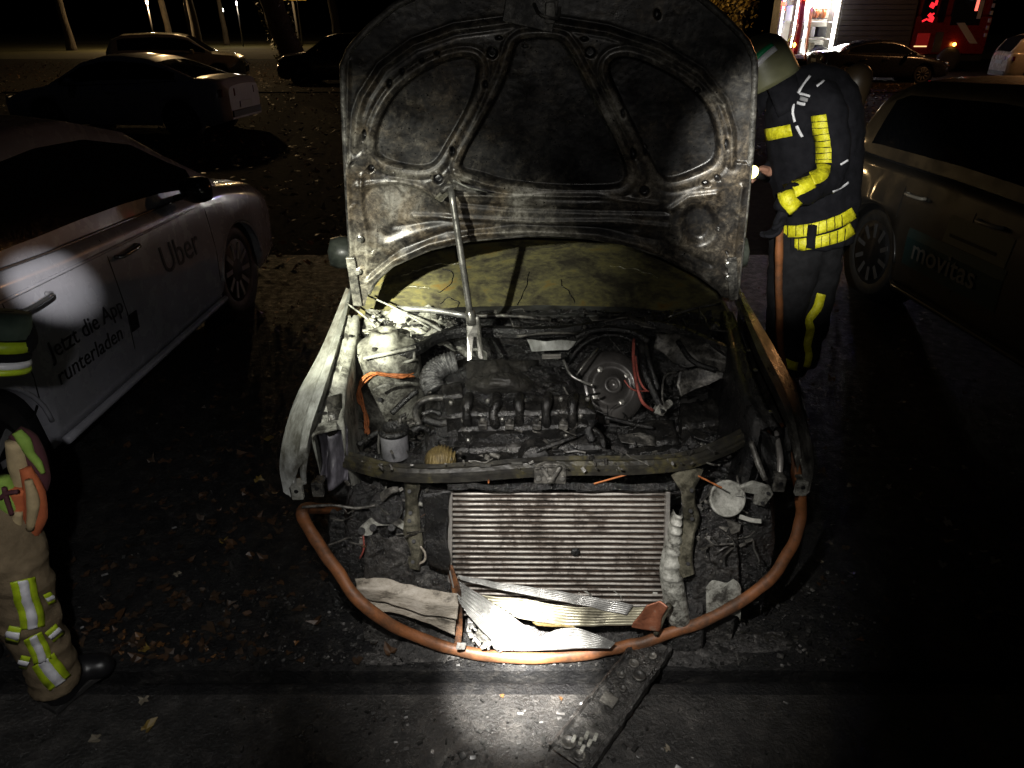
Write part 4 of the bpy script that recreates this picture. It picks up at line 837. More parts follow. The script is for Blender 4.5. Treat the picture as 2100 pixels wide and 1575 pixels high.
# oil filter canister and the wound copper coil beside it
fp = at(812, 935, y=2.06)
fo = MB().lathe([(0.0, -0.002), (0.042, 0.0), (0.0465, 0.006), (0.0465, 0.088), (0.048, 0.092), (0.048, 0.097), (0.043, 0.099), (0.034, 0.097), (0.033, 0.085), (0, 0.085)], fp, (0, 0.0, 1), 32)
for i, v_ in enumerate(fo.v): fo.v[i] = (v_[0] + 0.002*noise.noise((v_[0]*30, v_[1]*30, v_[2]*30)), v_[1], v_[2])
fobj = fo.build('oil_filter', M['filter'], BC, smooth=True)
MB().lathe([(0.030, 0), (0.052, 0.002), (0.053, 0.012), (0.046, 0.020), (0.040, 0.020), (0.036, 0.004)], fp + Vector((0, 0, 0.094)), (0, 0, 1), 28).build('filter_collar', M['soot'], fobj, smooth=True)
MB().tube([fp + Vector((-0.055, -0.01, -0.02)), fp + Vector((-0.055, -0.01, 0.05)), fp + Vector((-0.05, 0.0, 0.09))], 0.004, 6).build('filter_clip', M['steel'], fobj)
gp = at(903, 945, y=1.955)
g_ = []
for j in range(13):
    a = j/12*math.pi/2
    g_.append([gp + Vector((0.052*math.cos(a)*math.cos(b_), 0.045*math.cos(a)*math.sin(b_), 0.050*math.sin(a))) for b_ in np.linspace(0, 2*math.pi, 30)])
dome = MB().grid(g_).build('wound_coil', M['gold'], BC, smooth=True)
for k in range(9):
    f_ = -0.8 + 0.2*k
    c_ = gp + Vector((0.052*f_, 0, 0)); rr_ = math.sqrt(max(0.02, 1 - f_*f_))
    MB().tube([c_ + Vector((0.006*math.sin(a), -0.046*rr_*math.cos(a), 0.052*rr_*math.sin(a))) for a in np.linspace(0, math.pi, 12)], 0.0032, 6).build('winding', M['gold'], dome, smooth=True)

# --- upper cross member with its brackets and latch
cm = catmull([at(712, 935, .72), at(780, 955, .73), at(860, 963, .74), at(960, 960, .745), at(1130, 948, .75), at(1300, 946, .75), at(1400, 938, .75), at(1470, 915, .755), at(1530, 885, .76), at(1575, 852, .77)], 14)
rows = []
for i, p in enumerate(cm):
    t = (cm[min(i+1, len(cm)-1)] - cm[max(i-1, 0)]).normalized(); s = Vector((-t.y, t.x, 0)).normalized()
    wv = 0.004*noise.noise((p.x*9, 2, 1)); w_ = 0.024 + 0.008*math.exp(-((p.x - 0.13)/0.4)**2)
    k2 = 0.004*noise.noise((p.x*31, 5, 1))
    rows.append([p + s*w_ - Vector((0, 0, 0.02)), p + s*w_ + Vector((0, 0, k2)), p + s*w_*0.6 + Vector((0, 0, 0.010 + wv)), p + s*w_*0.2 + Vector((0, 0, 0.003 + wv)), p - s*w_*0.25 + Vector((0, 0, 0.006 + k2)), p - s*w_*0.6 + Vector((0, 0, -0.003)), p - s*w_*0.66 - Vector((0, 0, 0.012)), p - s*w_*0.95 - Vector((0, 0, 0.014 + k2)), p - s*w_ - Vector((0, 0, 0.030 + wv)), p - s*w_*0.8 - Vector((0, 0, 0.036))])
MB().grid(rows).build('cross_member', M['member'], BC, smooth=False, solid=0.003)
for u, v in ((995, 955), (1060, 950), (1230, 944)):
    MB().box(at(u, v, .765), (0.034, 0.008, 0.004), Matrix.Rotation(0.05, 3, 'Z')).build('member_clip', M['steel'], BC)
b = MB(); c_ = at(1128, 972, .725) + Vector((0, -.012, 0)); b.plate([c_ + Vector((-.05, 0, -.03)), c_ + Vector((.05, 0, -.03)), c_ + Vector((.05, 0, .03)), c_ + Vector((.015, 0, .045)), c_ + Vector((-.015, 0, .045)), c_ + Vector((-.05, 0, .03))], (0, 0.02, 0)); lo = b.build('bonnet_lock', M['grey'], BC, bevel=0.004)
b = MB(); b.tube([c_ + Vector((-.03, -.012, .045)), c_ + Vector((-.012, -.018, .015)), c_ + Vector((0, -.02, -.005)), c_ + Vector((.012, -.018, .015)), c_ + Vector((.03, -.012, .045))], 0.007, 6, 4); b.lathe([(0.012, 0), (0.012, 0.014), (0, 0.014)], c_ + Vector((0, -0.012, 0.0)), (0, -1, 0), 8); b.build('lock_claw', M['grey'], lo, smooth=True)
for dx in (-.036, .036):
    MB().lathe([(0.009, 0), (0.009, 0.008), (0, 0.009)], c_ + Vector((dx, -0.002, -0.004)), (0, -1, 0), 6).build('lock_bolt', M['steel'], lo)
# dark backing panel behind the front end, so the bay does not show the road beyond
sheet_px('lower_front_panel', [[(650, 1000, .66), (900, 1000, .68), (1150, 1000, .68), (1400, 1000, .68), (1600, 1000, .66)], [(670, 1120, .42), (900, 1120, .42), (1150, 1120, .42), (1400, 1120, .42), (1590, 1120, .42)], [(720, 1230, .20), (900, 1240, .20), (1150, 1240, .20), (1400, 1240, .20), (1540, 1220, .20)]], M['char'], 0.035, 0.004, 18)
for o_ in (BC.children):
    if o_.name == 'lower_front_panel': o_.location.y = 0.20

# --- burnt loom, clips and flakes strewn through the bay (too small to pick apart)
random.seed(99)
def clutter(name, n, box, m, wires=0.6, lab=None):
    b = MB()
    for k in range(n):
        u, v, z = random.uniform(*box[0]), random.uniform(*box[1]), 0
        t = (v - box[1][0])/(box[1][1] - box[1][0]); z = box[2][0] + (box[2][1] - box[2][0])*t + random.uniform(-.008, .012)
        p = at(u, v, z)
        if random.random() < wires:
            q = [p]; d = Vector((random.gauss(0, 1), random.gauss(0, 1), random.gauss(0, .25))).normalized()
            for i in range(3):
                d = (d + Vector((random.gauss(0, .5), random.gauss(0, .5), random.gauss(0, .25)))).normalized(); q.append(q[-1] + d*random.uniform(.012, .045))
            b.tube(q, random.choice((.0014, .002, .003, .0045)), 5, 4)
        else:
            s_ = random.uniform(.004, .016); b.box(p, (s_*random.uniform(.6, 2), s_*random.uniform(.5, 1.4), s_*random.uniform(.2, .8)), Matrix.Rotation(random.uniform(0, 6), 3, Vector((random.gauss(0, 1), random.gauss(0, 1), random.gauss(0, 1))).normalized()))
    return kind(b.build(name, m, BC), 'stuff')
clutter('charred_wiring', 22, ((860, 1220), (800, 935), (.83, .69)), M['grey'], .9); clutter('charred_wiring', 30, ((860, 1220), (800, 935), (.83, .69)), M['soot'])
clutter('charred_wiring', 30, ((1220, 1540), (800, 930), (.68, .62)), M['soot'], .8); clutter('charred_wiring', 40, ((900, 1500), (632, 682), (.975, .915)), M['grey'], .6)
clutter('charred_wiring', 36, ((710, 900), (990, 1120), (.64, .40)), M['grey'], .5); clutter('charred_wiring', 40, ((1420, 1550), (990, 1130), (.64, .40)), M['grey'], .5)
clutter('charred_wiring', 40, ((720, 880), (860, 935), (.66, .64)), M['grey'], .7); clutter('burnt_flakes', 26, ((745, 960), (640, 690), (.93, .90)), M['ash'], .3)
clutter('burnt_flakes', 50, ((730, 1520), (925, 965), (.77, .765)), M['grey'], .1); clutter('burnt_flakes', 40, ((760, 1500), (1180, 1250), (.24, .12)), M['ash'], .1)
clutter('charred_wiring', 4, ((740, 900), (990, 1120), (.64, .44)), M['rust'], 1.0)
# --- radiator: header tanks, fin backing and each cooling tube
RY = 1.885
def rp(u, v, dy=0.0): return at(u, v, y=RY + dy)
rl, rr_, rt, rb = 925, 1368, 1008, 1262
MB().hexa([rp(rl, rb, .02), rp(rr_, rb, .02), rp(rr_, rb, .05), rp(rl, rb, .05), rp(rl, rt, .02), rp(rr_, rt, .02), rp(rr_, rt, .05), rp(rl, rt, .05)]).build('radiator_fins', M['fin'], BC)
nt_ = 24
for k in range(nt_):
    v = rt + 4 + (rb - rt - 6)*k/(nt_-1)
    sag = 3*math.sin(k*1.7)
    pts = [rp(rl + 3 + (rr_ - rl - 6)*q, v + 1.2*noise.noise((q*5, k*0.9, 0)) + (2 + 0.018*(v - rt))*q*0.6, 0.008 + 0.002*noise.noise((q*7, k, 3))) for q in np.linspace(0, 1, 12)]
    MB().tube(pts, 0.0047, 8, 0, 1.0).build('cooling_tube', M['tube'], BC, smooth=True)
MB().lathe([(0.016, 0), (0.015, .004), (.006, .006), (0, .005)], rp(1180, 1132, -0.002), (0, -1, 0.1), 14).build('soot_spot', M['soot'], BC, smooth=True)
for u, s_ in ((rl - 1, -1), (rr_ + 1, 1)):
    MB().beam(rp(u, rt - 4, 0.0), rp(u + (-2 if s_ < 0 else -6), rb - 10, 0.0), 0.014, 0.03, (0, 1, 0)).build('header_plate', M['alu'], BC, bevel=0.003)
sheet_px('radiator_shroud', [[(868, 1010, .66), (895, 1008, .66), (922, 1006, .66)], [(872, 1080, .52), (895, 1080, .52), (920, 1080, .52)], [(880, 1160, .36), (900, 1165, .36), (920, 1170, .36)]], M['soot'], 0.012)
sheet_px('radiator_top_seal', [[(915, 992, .69), (1040, 990, .69), (1150, 990, .69), (1270, 992, .69), (1385, 990, .69)], [(915, 1004, .67), (1040, 1004, .67), (1150, 1004, .67), (1270, 1006, .67), (1385, 1006, .67)]], M['char'], 0.008)
# crumpled condenser: ribbed aluminium sheets folded down in front
def ribbed(name, rows, nrib, m, amp=0.004, nu=50, nv=60, lab=None, crumple=0.014, along=0):
    P0 = [[at(*p) for p in row] for row in rows]; A = [catmull(r_, 10) for r_ in P0]; G = []
    for i in range(nu):
        t = i/(nu-1); row = []
        for j in range(nv):
            s = j/(nv-1)
            q = [a[min(int(s*(len(a)-1)), len(a)-2)].lerp(a[min(int(s*(len(a)-1)), len(a)-2)+1], s*(len(a)-1) - min(int(s*(len(a)-1)), len(a)-2)) for a in A]
            f = t*(len(q)-1); k = min(int(f), len(q)-2); p = q[k].lerp(q[k+1], f - k)
            ph = (t if along == 0 else s)*nrib
            p = p + Vector((0, -0.5, 0.85))*(amp*abs(math.sin(math.pi*ph)) + crumple*noise.noise(p*14))
            row.append(p)
        G.append(row)
    o = MB().grid(G).build(name, m, CD, smooth=True, solid=0.0015)
    if lab: o['label'] = lab
    return o
CD = thing('crumpled_condenser', 'bright crumpled ribbed aluminium condenser sheets heaped below the radiator', 'scrap metal', (0.05, 1.79, 0.0))
ribbed('ribbed_sheet', [[(938, 1180, .30), (1010, 1192, .29), (1120, 1208, .27), (1300, 1240, .24)], [(945, 1190, .29), (1050, 1215, .25), (1180, 1240, .22), (1285, 1262, .20)]], 6, M['alu_bright'], 0.003, 30, 60)
ribbed('ribbed_sheet', [[(942, 1192, .28), (1010, 1235, .21), (1080, 1285, .14), (1115, 1312, .11)], [(935, 1225, .24), (985, 1270, .17), (1035, 1310, .11), (1070, 1335, .075)], [(960, 1262, .19), (985, 1290, .15), (1010, 1315, .10), (1030, 1335, .075)]], 11, M['alu_bright'], 0.0085, 110, 40)
ribbed('ribbed_sheet', [[(1100, 1312, .12), (1150, 1288, .15), (1200, 1292, .15), (1262, 1318, .12)], [(1060, 1335, .08), (1120, 1335, .085), (1180, 1332, .09), (1250, 1330, .10)]], 8, M['alu_bright'], 0.008, 80, 50)
ribbed('ribbed_sheet', [[(985, 1220, .23), (1080, 1230, .22), (1180, 1245, .21), (1330, 1245, .22)], [(1060, 1268, .16), (1130, 1280, .15), (1200, 1285, .14), (1330, 1282, .16)]], 7, mat('alu_yellow', [(0.3, (0.12, 0.11, 0.08)), (0.55, (0.40, 0.38, 0.28)), (0.8, (0.52, 0.50, 0.40))], 12, 6, (0.3, 0.5), 0.4), 0.004, 46, 40)
sheet_px('bent_strip', [[(1085, 1268, .155), (1130, 1278, .15), (1175, 1283, .15)], [(1100, 1283, .13), (1135, 1285, .14), (1180, 1286, .145)]], M['gold'], 0.002, 0.002, 6, None, CD)
random.seed(3)
for k in range(26):
    u, v = random.uniform(945, 1030), random.uniform(1270, 1328); p = at(u, v, 0.06 + random.random()*0.05); s_ = random.uniform(.008, .022)
    b = MB(); b.box(p, (s_*1.6, s_, s_*0.5), Matrix.Rotation(random.uniform(0, 3), 3, Vector((random.random(), random.random(), random.random())).normalized())); b.build('metal_scrap', M['alu_bright' if k % 3 else 'ash'], CD, bevel=0.002)
b = MB(); b.grid([[at(975, 1300, .09), at(985, 1284, .10), at(1000, 1280, .10), at(1012, 1288, .09)], [at(985, 1318, .07), at(998, 1316, .08), at(1008, 1312, .08), at(1015, 1300, .08)]]); b.build('ribbed_clip', M['ash'], CD, smooth=True, solid=0.006)
# copper pipe end at the lower corner
sheet_px('copper_bracket', [[(1325, 1240, .25), (1352, 1232, .26), (1370, 1245, .25)], [(1300, 1275, .18), (1335, 1262, .20), (1358, 1268, .20)], [(1297, 1285, .16), (1320, 1290, .15), (1350, 1295, .14)]], mat('copper', [(0.3, (0.10, 0.035, 0.02)), (0.6, (0.34, 0.13, 0.07)), (0.85, (0.4, 0.36, 0.3))], 22, 6, (0.35, 0.6), 0.4), 0.006)
MB().tube([at(1372, 1240, .25), at(1358, 1268, .19), at(1345, 1300, .12)], 0.011, 8, 4).build('copper_pipe', M['khaki_metal'], BC, smooth=True)

# --- front corner, left
def strip_px(name, pts, w, m, par=BC, thick=0.006, up=(0, -0.6, 0.8), lab=None, curl=0.0):
    q = catmull([at(*p) for p in pts], 6); rows = []
    for i, p in enumerate(q):
        t = (q[min(i+1, len(q)-1)] - q[max(i-1, 0)]).normalized(); s = t.cross(Vector(up)).normalized()
        ww = w if not hasattr(w, '__len__') else float(np.interp(i/(len(q)-1), np.linspace(0, 1, len(w)), w))
        c = Vector(up)*curl
        rows.append([p - s*ww/2 - c, p - s*ww*0.38, p - s*ww*0.3 + Vector(up)*0.004, p + s*ww*0.3 + Vector(up)*0.004, p + s*ww*0.38, p + s*ww/2 - c])
    o = MB().grid(rows).build(name, m, par, smooth=False, solid=thick)
    if lab: o['label'] = lab
    return o
def holes(lst, parent, r=0.008, up=(0, -0.8, 0.6), m='black'):
    for u, v, z in lst: MB().lathe([(r, 0), (r*0.9, 0.003), (0, 0.003)], at(u, v, z) + Vector(up)*0.006, up, 12).build('hole', M[m], parent)
s1 = strip_px('upright_bracket', [(845, 985, .68), (843, 1020, .61), (845, 1050, .55), (843, 1080, .50), (850, 1110, .44), (848, 1140, .39), (846, 1165, .34)], [0.046, 0.030, 0.036, 0.050, 0.044, 0.044, 0.036], M['khaki_metal'], curl=0.014)
holes([(842, 1052, .555), (840, 1068, .525), (849, 1110, .45), (847, 1152, .37), (840, 1008, .64)], s1, 0.007)
s2 = strip_px('upright_bracket', [(1410, 965, .72), (1412, 1000, .66), (1414, 1035, .59), (1418, 1060, .54), (1413, 1090, .49), (1405, 1140, .40), (1412, 1180, .33)], [0.10, 0.040, 0.036, 0.052, 0.034, 0.046, 0.040], M['khaki_metal'], curl=0.012)
holes([(1415, 1048, .575), (1418, 1064, .545), (1410, 1156, .375), (1417, 1006, .655)], s2, 0.007)
# horns / lamp bowl and mounts
hp = at(792, 1040, .57)
b = MB(); b.lathe([(0.0, -0.03), (0.05, -0.03), (0.056, 0.0), (0.053, 0.008), (0.045, 0.0), (0.02, -0.006), (0, -0.006)], hp, (0.1, -0.8, 0.5), 28); b.build('horn', M['char'], BC, smooth=True)
b = MB(); b.plate([at(735, 1088, .49), at(758, 1068, .53), at(815, 1066, .53), at(832, 1080, .50), at(830, 1090, .48), at(808, 1078, .51), at(770, 1080, .51), at(762, 1100, .47), at(745, 1100, .47)], (0, 0.015, 0.004)); mt = b.build('lamp_mount', M['ash'], BC, bevel=0.004)
holes([(766, 1082, .505), (804, 1082, .505), (742, 1089, .49)], mt, 0.013, m='soot')
strip_px('lamp_arm', [(783, 1020, .62), (800, 1008, .65), (818, 1004, .66)], [0.03, 0.022, 0.014], M['grey'])
crust('charred_foam', 742, 842, 1088, 1185, lambda s, t: 0.50 - 0.19*t, M['crackle'], 80, 80, 0.03, 30, 20)
crust('charred_foam', 665, 760, 1030, 1130, lambda s, t: 0.45 - 0.16*t, M['char'], 50, 50, 0.03, 20, 21)
crust('charred_foam', 735, 945, 1150, 1215, lambda s, t: 0.33 - 0.10*t, M['crackle'], 90, 40, 0.025, 28, 24)
crust('charred_foam', 1428, 1522, 1075, 1195, lambda s, t: 0.50 - 0.22*t, M['crackle'], 80, 80, 0.03, 28, 22)
crust('charred_foam', 700, 930, 985, 1060, lambda s, t: 0.62 - 0.10*t, M['char'], 110, 50, 0.035, 22, 26)
crust('charred_foam', 1400, 1600, 985, 1070, lambda s, t: 0.60 - 0.10*t, M['char'], 100, 50, 0.03, 22, 27)
crust('charred_foam', 1375, 1450, 1170, 1290, lambda s, t: 0.28 - 0.16*t, M['char'], 50, 50, 0.02, 24, 29)
MB().tube([at(620, 1040, .58), at(680, 1036, .59), at(730, 1042, .58), at(770, 1036, .59)], 0.005, 6, 5).build('wire_rod', M['grey'], BC, smooth=True)
MB().tube([at(745, 1098, .47), at(746, 1125, .42), at(738, 1145, .38)], 0.003, 6, 4).build('lamp_wire', M['wire_red'], BC, smooth=True)
MB().tube([at(862, 1120, .43), at(872, 1135, .40), at(870, 1150, .37), at(858, 1156, .36)], 0.004, 6, 4).build('lamp_wire', M['beige'], BC, smooth=True)
MB().tube([at(860, 1033, .60), at(878, 1036, .60), at(890, 1030, .61)], [0.008, 0.005, 0.003], 8, 4).build('white_connector', M['ash'], BC, smooth=True)
for a, b_ in (((1218, 992), (1310, 966)), ((1430, 975), (1480, 1000)), ((1003, 965), (1002, 990))):
    MB().tube([at(*a, .70), at(*b_, .72)], 0.0028, 6).build('lamp_wire', M['wire_orange'], BC)
# bumper beam remains, left, with its rusty end plate
sheet_px('bumper_beam', [[(728, 1186, .30), (790, 1186, .31), (860, 1208, .29), (940, 1218, .28)], [(732, 1205, .29), (800, 1212, .29), (870, 1230, .27), (940, 1240, .26)], [(738, 1222, .25), (800, 1236, .24), (870, 1256, .22), (936, 1268, .20)]], M['beige'], 0.010, 0.006, 12, 'pale scorched beam left of the radiator foot')
sheet_px('bumper_beam', [[(735, 1226, .23), (790, 1236, .22), (870, 1256, .20), (935, 1270, .18)], [(738, 1246, .20), (800, 1254, .19), (880, 1276, .16), (934, 1302, .11)]], M['beige'], 0.009, 0.005, 12)
sheet_px('beam_end_plate', [[(912, 1150, .36), (930, 1160, .35)], [(925, 1190, .29), (948, 1215, .26)], [(934, 1235, .21), (950, 1240, .21)], [(935, 1280, .12), (948, 1280, .12)], [(932, 1322, .05), (945, 1322, .05)]], M['rust'], 0.005, 0.006, 8)
MB().tube([at(922, 1170, .335), at(930, 1205, .27)], 0.003, 6).build('plate_edge', M['alu_bright'], BC)
# right side: lamp disc, bracket, ribbed melted column, ash heap
dp = at(1491, 1022, .61)
b = MB(); b.lathe([(0.0, -0.02), (0.050, -0.02), (0.059, -0.004), (0.060, 0.006), (0.055, 0.010), (0.050, 0.002), (0, 0.0)], dp, (0.05, -0.85, 0.5), 32); do = b.build('horn', M['ash'], BC, smooth=True, label='pale round horn disc right of the radiator')
crust('soot_patch', 1462, 1515, 1022, 1052, lambda s, t: 0.60 - 0.05*t, M['char'], 20, 20, 0.006, 30, 31)
b = MB(); b.plate([at(1518, 1000, .66), at(1545, 990, .68), at(1580, 1000, .66), at(1587, 1015, .63), at(1575, 1030, .60), at(1568, 1040, .58), at(1545, 1035, .59), at(1548, 1015, .63), at(1525, 1010, .64)], (0, 0.012, 0.004)); lb = b.build('lamp_bracket', M['ash'], BC, bevel=0.004)
holes([(1562, 1032, .60), (1574, 1012, .64)], lb, 0.006)
strip_px('lamp_arm', [(1515, 1060, .54), (1540, 1068, .53), (1560, 1070, .53)], 0.010, M['ash'])
b = MB(); b.plate([at(1490, 1068, .53), at(1520, 1078, .51), at(1518, 1090, .49), at(1500, 1098, .47)], (0, 0.01, 0.003)); b.build('lamp_mount', M['grey'], BC, bevel=0.003)
q = catmull([at(1392, 1052, .56), at(1386, 1080, .51), at(1383, 1120, .43), at(1378, 1170, .34), at(1384, 1220, .25), at(1395, 1280, .13)], 12)
rows = []
for i, p in enumerate(q):
    f = i/(len(q)-1); w_ = 0.014 + 0.026*min(1, f*1.5); bump_ = 0.006*max(0, math.sin(f*60)) + 0.006*noise.noise((f*18, 2, 5))
    rows.append([p + Vector((-w_, 0.02, 0)), p + Vector((-w_*0.8, -0.006 - bump_, 0)), p + Vector((-w_*0.3, -0.014 - bump_, 0)), p + Vector((w_*0.3, -0.014 - bump_*1.5, 0)), p + Vector((w_*0.8, -0.006 - bump_, 0)), p + Vector((w_, 0.02, 0))])
MB().grid(rows).build('side_tank', M['ash'], BC, smooth=True, label='pale melted side tank with ribs beside the radiator')
sheet_px('ash_flake', [[(1500, 1200, .22), (1522, 1172, .26), (1528, 1178, .25)], [(1490, 1215, .19), (1510, 1210, .2), (1526, 1205, .2)]], M['ash'], 0.01, 0.004)
crust('ash_heap', 1450, 1522, 1185, 1252, lambda s, t: 0.30 - 0.13*t, M['ash'], 50, 50, 0.022, 26, 40, skirt=0, edge=.25)
sheet_px('ash_flake', [[(1538, 1150, .30), (1552, 1132, .33), (1556, 1136, .32)], [(1535, 1152, .29), (1548, 1158, .28), (1552, 1150, .29)]], M['ash'], 0.006, 0.002)

# ------------------------------------------------------------------ orange fire hose
H = catmull([at(1600, 462, y=3.60), at(1597, 560, y=3.62), at(1599, 660, y=3.66), at(1606, 755, y=3.70), at(1625, 800, y=3.6), Vector((1.36, 3.2, 0.05)), Vector((1.14, 2.80, 0.12)), Vector((0.95, 2.52, 0.42)),
             at(1614, 880, .71), at(1628, 945, .64), at(1641, 1010, .54), at(1638, 1080, .41), at(1605, 1155, .33), at(1540, 1220, .24), at(1440, 1275, .14), at(1320, 1316, .065), at(1260, 1330, .045), at(1200, 1341, .034), at(1080, 1350, .034), at(960, 1338, .034), at(850, 1303, .10), at(755, 1250, .25), at(690, 1168, .35), at(640, 1095, .43), at(621, 1045, .50), Vector((-0.66, 2.10, 0.40)), Vector((-0.66, 2.5, 0.10)), Vector((-0.60, 2.95, 0.03))], 12)
ho = MB().tube([p + Vector((noise.noise((i*.13, 1, 2)), noise.noise((i*.13, 5, 2)), noise.noise((i*.1, 9, 2))*.6))*.006 for i, p in enumerate(H)], [0.0225*(1 + .12*noise.noise((i*.21, 3, 3))) for i in range(len(H))], 16, 0, .85).build('fire_hose', M['hose'], smooth=True)
tag(ho, 'orange rubber fire hose looped on the ground around the front of the burnt car', 'hose')
# ------------------------------------------------------------------ pry bar propping the bonnet
PB = thing('pry_bar', 'steel forked pry bar propping up the scorched bonnet', 'tool', tuple(at(976, 735, .865)))
a = at(966, 655, y=2.44); b_ = hood_pt(926, 372) + HN*0.05
MB().tube([a, a.lerp(b_, 0.3), a.lerp(b_, 0.6), b_], [0.0125, 0.0125, 0.0125, 0.012], 14, 3).build('shaft', M['steel'], PB, smooth=True)
ft = [[(954, 652, .955), (965, 648, .962), (984, 652, .955)], [(957, 690, .91), (971, 690, .91), (988, 690, .91)]]
y_ = 2.44
b = MB(); b.plate([at(956, 652, y=y_), at(982, 650, y=y_), at(988, 690, y=y_ - .02), at(992, 738, y=y_ - .06), at(981, 736, y=y_ - .06), at(977, 692, y=y_ - .02), at(972, 692, y=y_ - .02), at(968, 738, y=y_ - .06), at(957, 742, y=y_ - .06), at(957, 690, y=y_ - .02)], (0, 0.012, 0.008)); b.build('fork', M['steel'], PB, bevel=0.003)
b = MB(); b.lathe([(0.017, -0.02), (0.019, 0.0), (0.017, 0.03), (0.013, 0.035)], a, (b_ - a).normalized(), 14); b.build('collar', M['steel'], PB, smooth=True)
b = MB(); b.tube([b_ + Vector((-0.035, 0.0, -0.02)), b_, b_ + Vector((0.05, 0.01, -0.012)), b_ + Vector((0.10, 0.015, -0.03))], [0.010, 0.013, 0.010, 0.004], 8, 3); b.build('head', M['grey'], PB, smooth=True)

# ------------------------------------------------------------------ charred trim panel on the road
TR = thing('charred_trim_panel', 'long charred bumper trim strip lying across the kerb edge', 'car part', tuple(at(1245, 1450, 0.02)))
A0, A1 = at(1345, 1318, .055), at(1165, 1560, .03)
dirv = (A1 - A0); n_ = 70; rows = []
for i in range(n_):
    t = i/(n_-1); c = A0 + dirv*t; s = Vector((-dirv.y, dirv.x, 0)).normalized(); w_ = 0.060 + 0.012*t + 0.005*noise.noise((t*20, 1, 1))
    rows.append([c + s*w_*k + Vector((0, 0, z + 0.008*noise.noise((t*13, k*3, 2)))) for k, z in ((-1, -.02), (-1, .012), (-.86, .016), (-.78, .004), (-.4, .006), (0, .007), (.4, .006), (.72, .004), (.82, .018), (1, .010), (1, -.02))])
MB().grid(rows).build('panel', M['crackle'], TR, smooth=False, solid=0.003)
s = Vector((-dirv.y, dirv.x, 0)).normalized()
for t, k in ((.78, .35), (.80, 0), (.83, .3), (.85, -.05), (.86, -.35), (.88, .2)):
    MB().beam(A0 + dirv*t + s*0.07*k + Vector((0, 0, .008)), A0 + dirv*(t + .05) + s*0.07*(k + .1) + Vector((0, 0, .014)), 0.012, 0.010).build('raised_bar', M['ash'], TR, bevel=0.003)
for t, k, r_ in ((.24, -.2, .018), (.3, .35, .022), (.36, -.35, .014), (.92, -.4, .024), (.95, .3, .02), (.44, .1, .013), (.12, .3, .015)):
    MB().lathe([(r_, 0), (r_, .008), (r_*.75, .010), (r_*.6, .003), (0, .003)], A0 + dirv*t + s*0.07*k + Vector((0, 0, .006)), (0, 0, 1), 18).build('clip_seat', M['grey'], TR, smooth=True)
MB().plate([A0 + dirv*.52 + s*-.03 + Vector((0, 0, .010)), A0 + dirv*.60 + s*-.03 + Vector((0, 0, .010)), A0 + dirv*.60 + s*.02 + Vector((0, 0, .010)), A0 + dirv*.52 + s*.02 + Vector((0, 0, .010))], (0, 0, .010)).build('raised_block', M['grey'], TR, bevel=0.003)

# ------------------------------------------------------------------ debris, ash and leaves on the ground
random.seed(11)
db = MB()
for k in range(5200):
    r_ = random.random()
    if r_ < 0.75: x, y = random.gauss(0.12, 0.62), random.uniform(1.735, 2.2) - abs(random.gauss(0, 0.03))
    elif r_ < 0.9: x, y = random.gauss(0.05, 0.4), random.uniform(1.1, 1.69)
    else: x, y = random.uniform(-2, 2.6), random.uniform(1.1, 3.4)
    if 1.60 < y < 1.735: continue
    s_ = random.uniform(0.002, 0.009)*(1.8 if random.random() < 0.06 else 1)
    db.box((x, y, 0.006 + s_*0.3), (s_*random.uniform(.6, 2.2), s_*random.uniform(.5, 1.3), s_*random.uniform(.3, .9)), Matrix.Rotation(random.uniform(0, 6.28), 3, 'Z') @ Matrix.Rotation(random.uniform(-.6, .6), 3, 'X'))
kind(db.build('cinders', mat('cinder', [(0.35, (0.006, 0.006, 0.006)), (0.5, (0.02, 0.02, 0.019)), (0.62, (0.08, 0.077, 0.074)), (0.8, (0.35, 0.34, 0.33))], 24, 3, (0.3, 0.6), 0.1)), 'stuff')['label'] = 'black and pale cinders scattered in front of the burnt car'
ah = MB()
for (cx, cy, sx_, sy_, hh) in ((0.62, 1.79, .18, .06, .02), (0.45, 1.90, .2, .10, .05), (-0.30, 1.86, .22, .10, .05), (0.85, 1.85, .16, .05, .012), (-0.45, 1.78, .12, .035, .012), (0.05, 1.90, .34, .09, .05), (0.74, 1.93, .14, .06, .03)):
    G = []
    for j in range(26):
        G.append([Vector((cx + sx_*(2*i/39 - 1), cy + sy_*(2*j/25 - 1), -0.003 + max(0, 1 - (2*i/39 - 1)**2 - (2*j/25 - 1)**2)*hh*(0.7 + 1.3*abs(noise.noise((i*0.31 + cx*50, j*0.33, 1))) + 0.5*noise.noise((i*0.9, j*0.9, 3))))) for i in range(40)])
    ah.grid(G)
kind(ah.build('fire_debris', mat('debris', [(0.3, (0.008, 0.008, 0.008)), (0.55, (0.03, 0.028, 0.027)), (0.68, (0.12, 0.115, 0.11)), (0.85, (0.33, 0.32, 0.31))], 26, 8, (0.35, 0.7), 0, 1.0, 90, bdist=0.008, dist=0.7), smooth=True), 'stuff')['label'] = 'sooty heaps of burnt remains under the front of the burnt car'
def leaf_shape(p, s_, rz, tilt, lobes=5, curl=0.15):
    vs = [Vector((0, 0, 0))]; n = lobes*2
    for k in range(n + 1):
        a = -2.3 + 4.6*k/n; r_ = s_*(1.0 if k % 2 else 0.70)*(1 - 0.3*abs(a)/2.3)*random.uniform(.65, 1.15)
        vs.append(Vector((r_*math.sin(a)*0.75, r_*math.cos(a), curl*r_*r_/s_*random.uniform(-.6, 1.6))))
    vs.append(Vector((0.0, -s_*0.9, 0.02*s_)))
    m = Matrix.Rotation(rz, 3, 'Z') @ Matrix.Rotation(tilt, 3, 'X')
    vs = [Vector(p) + m @ v for v in vs]
    return vs, [(0, k, k+1) for k in range(1, n+1)]
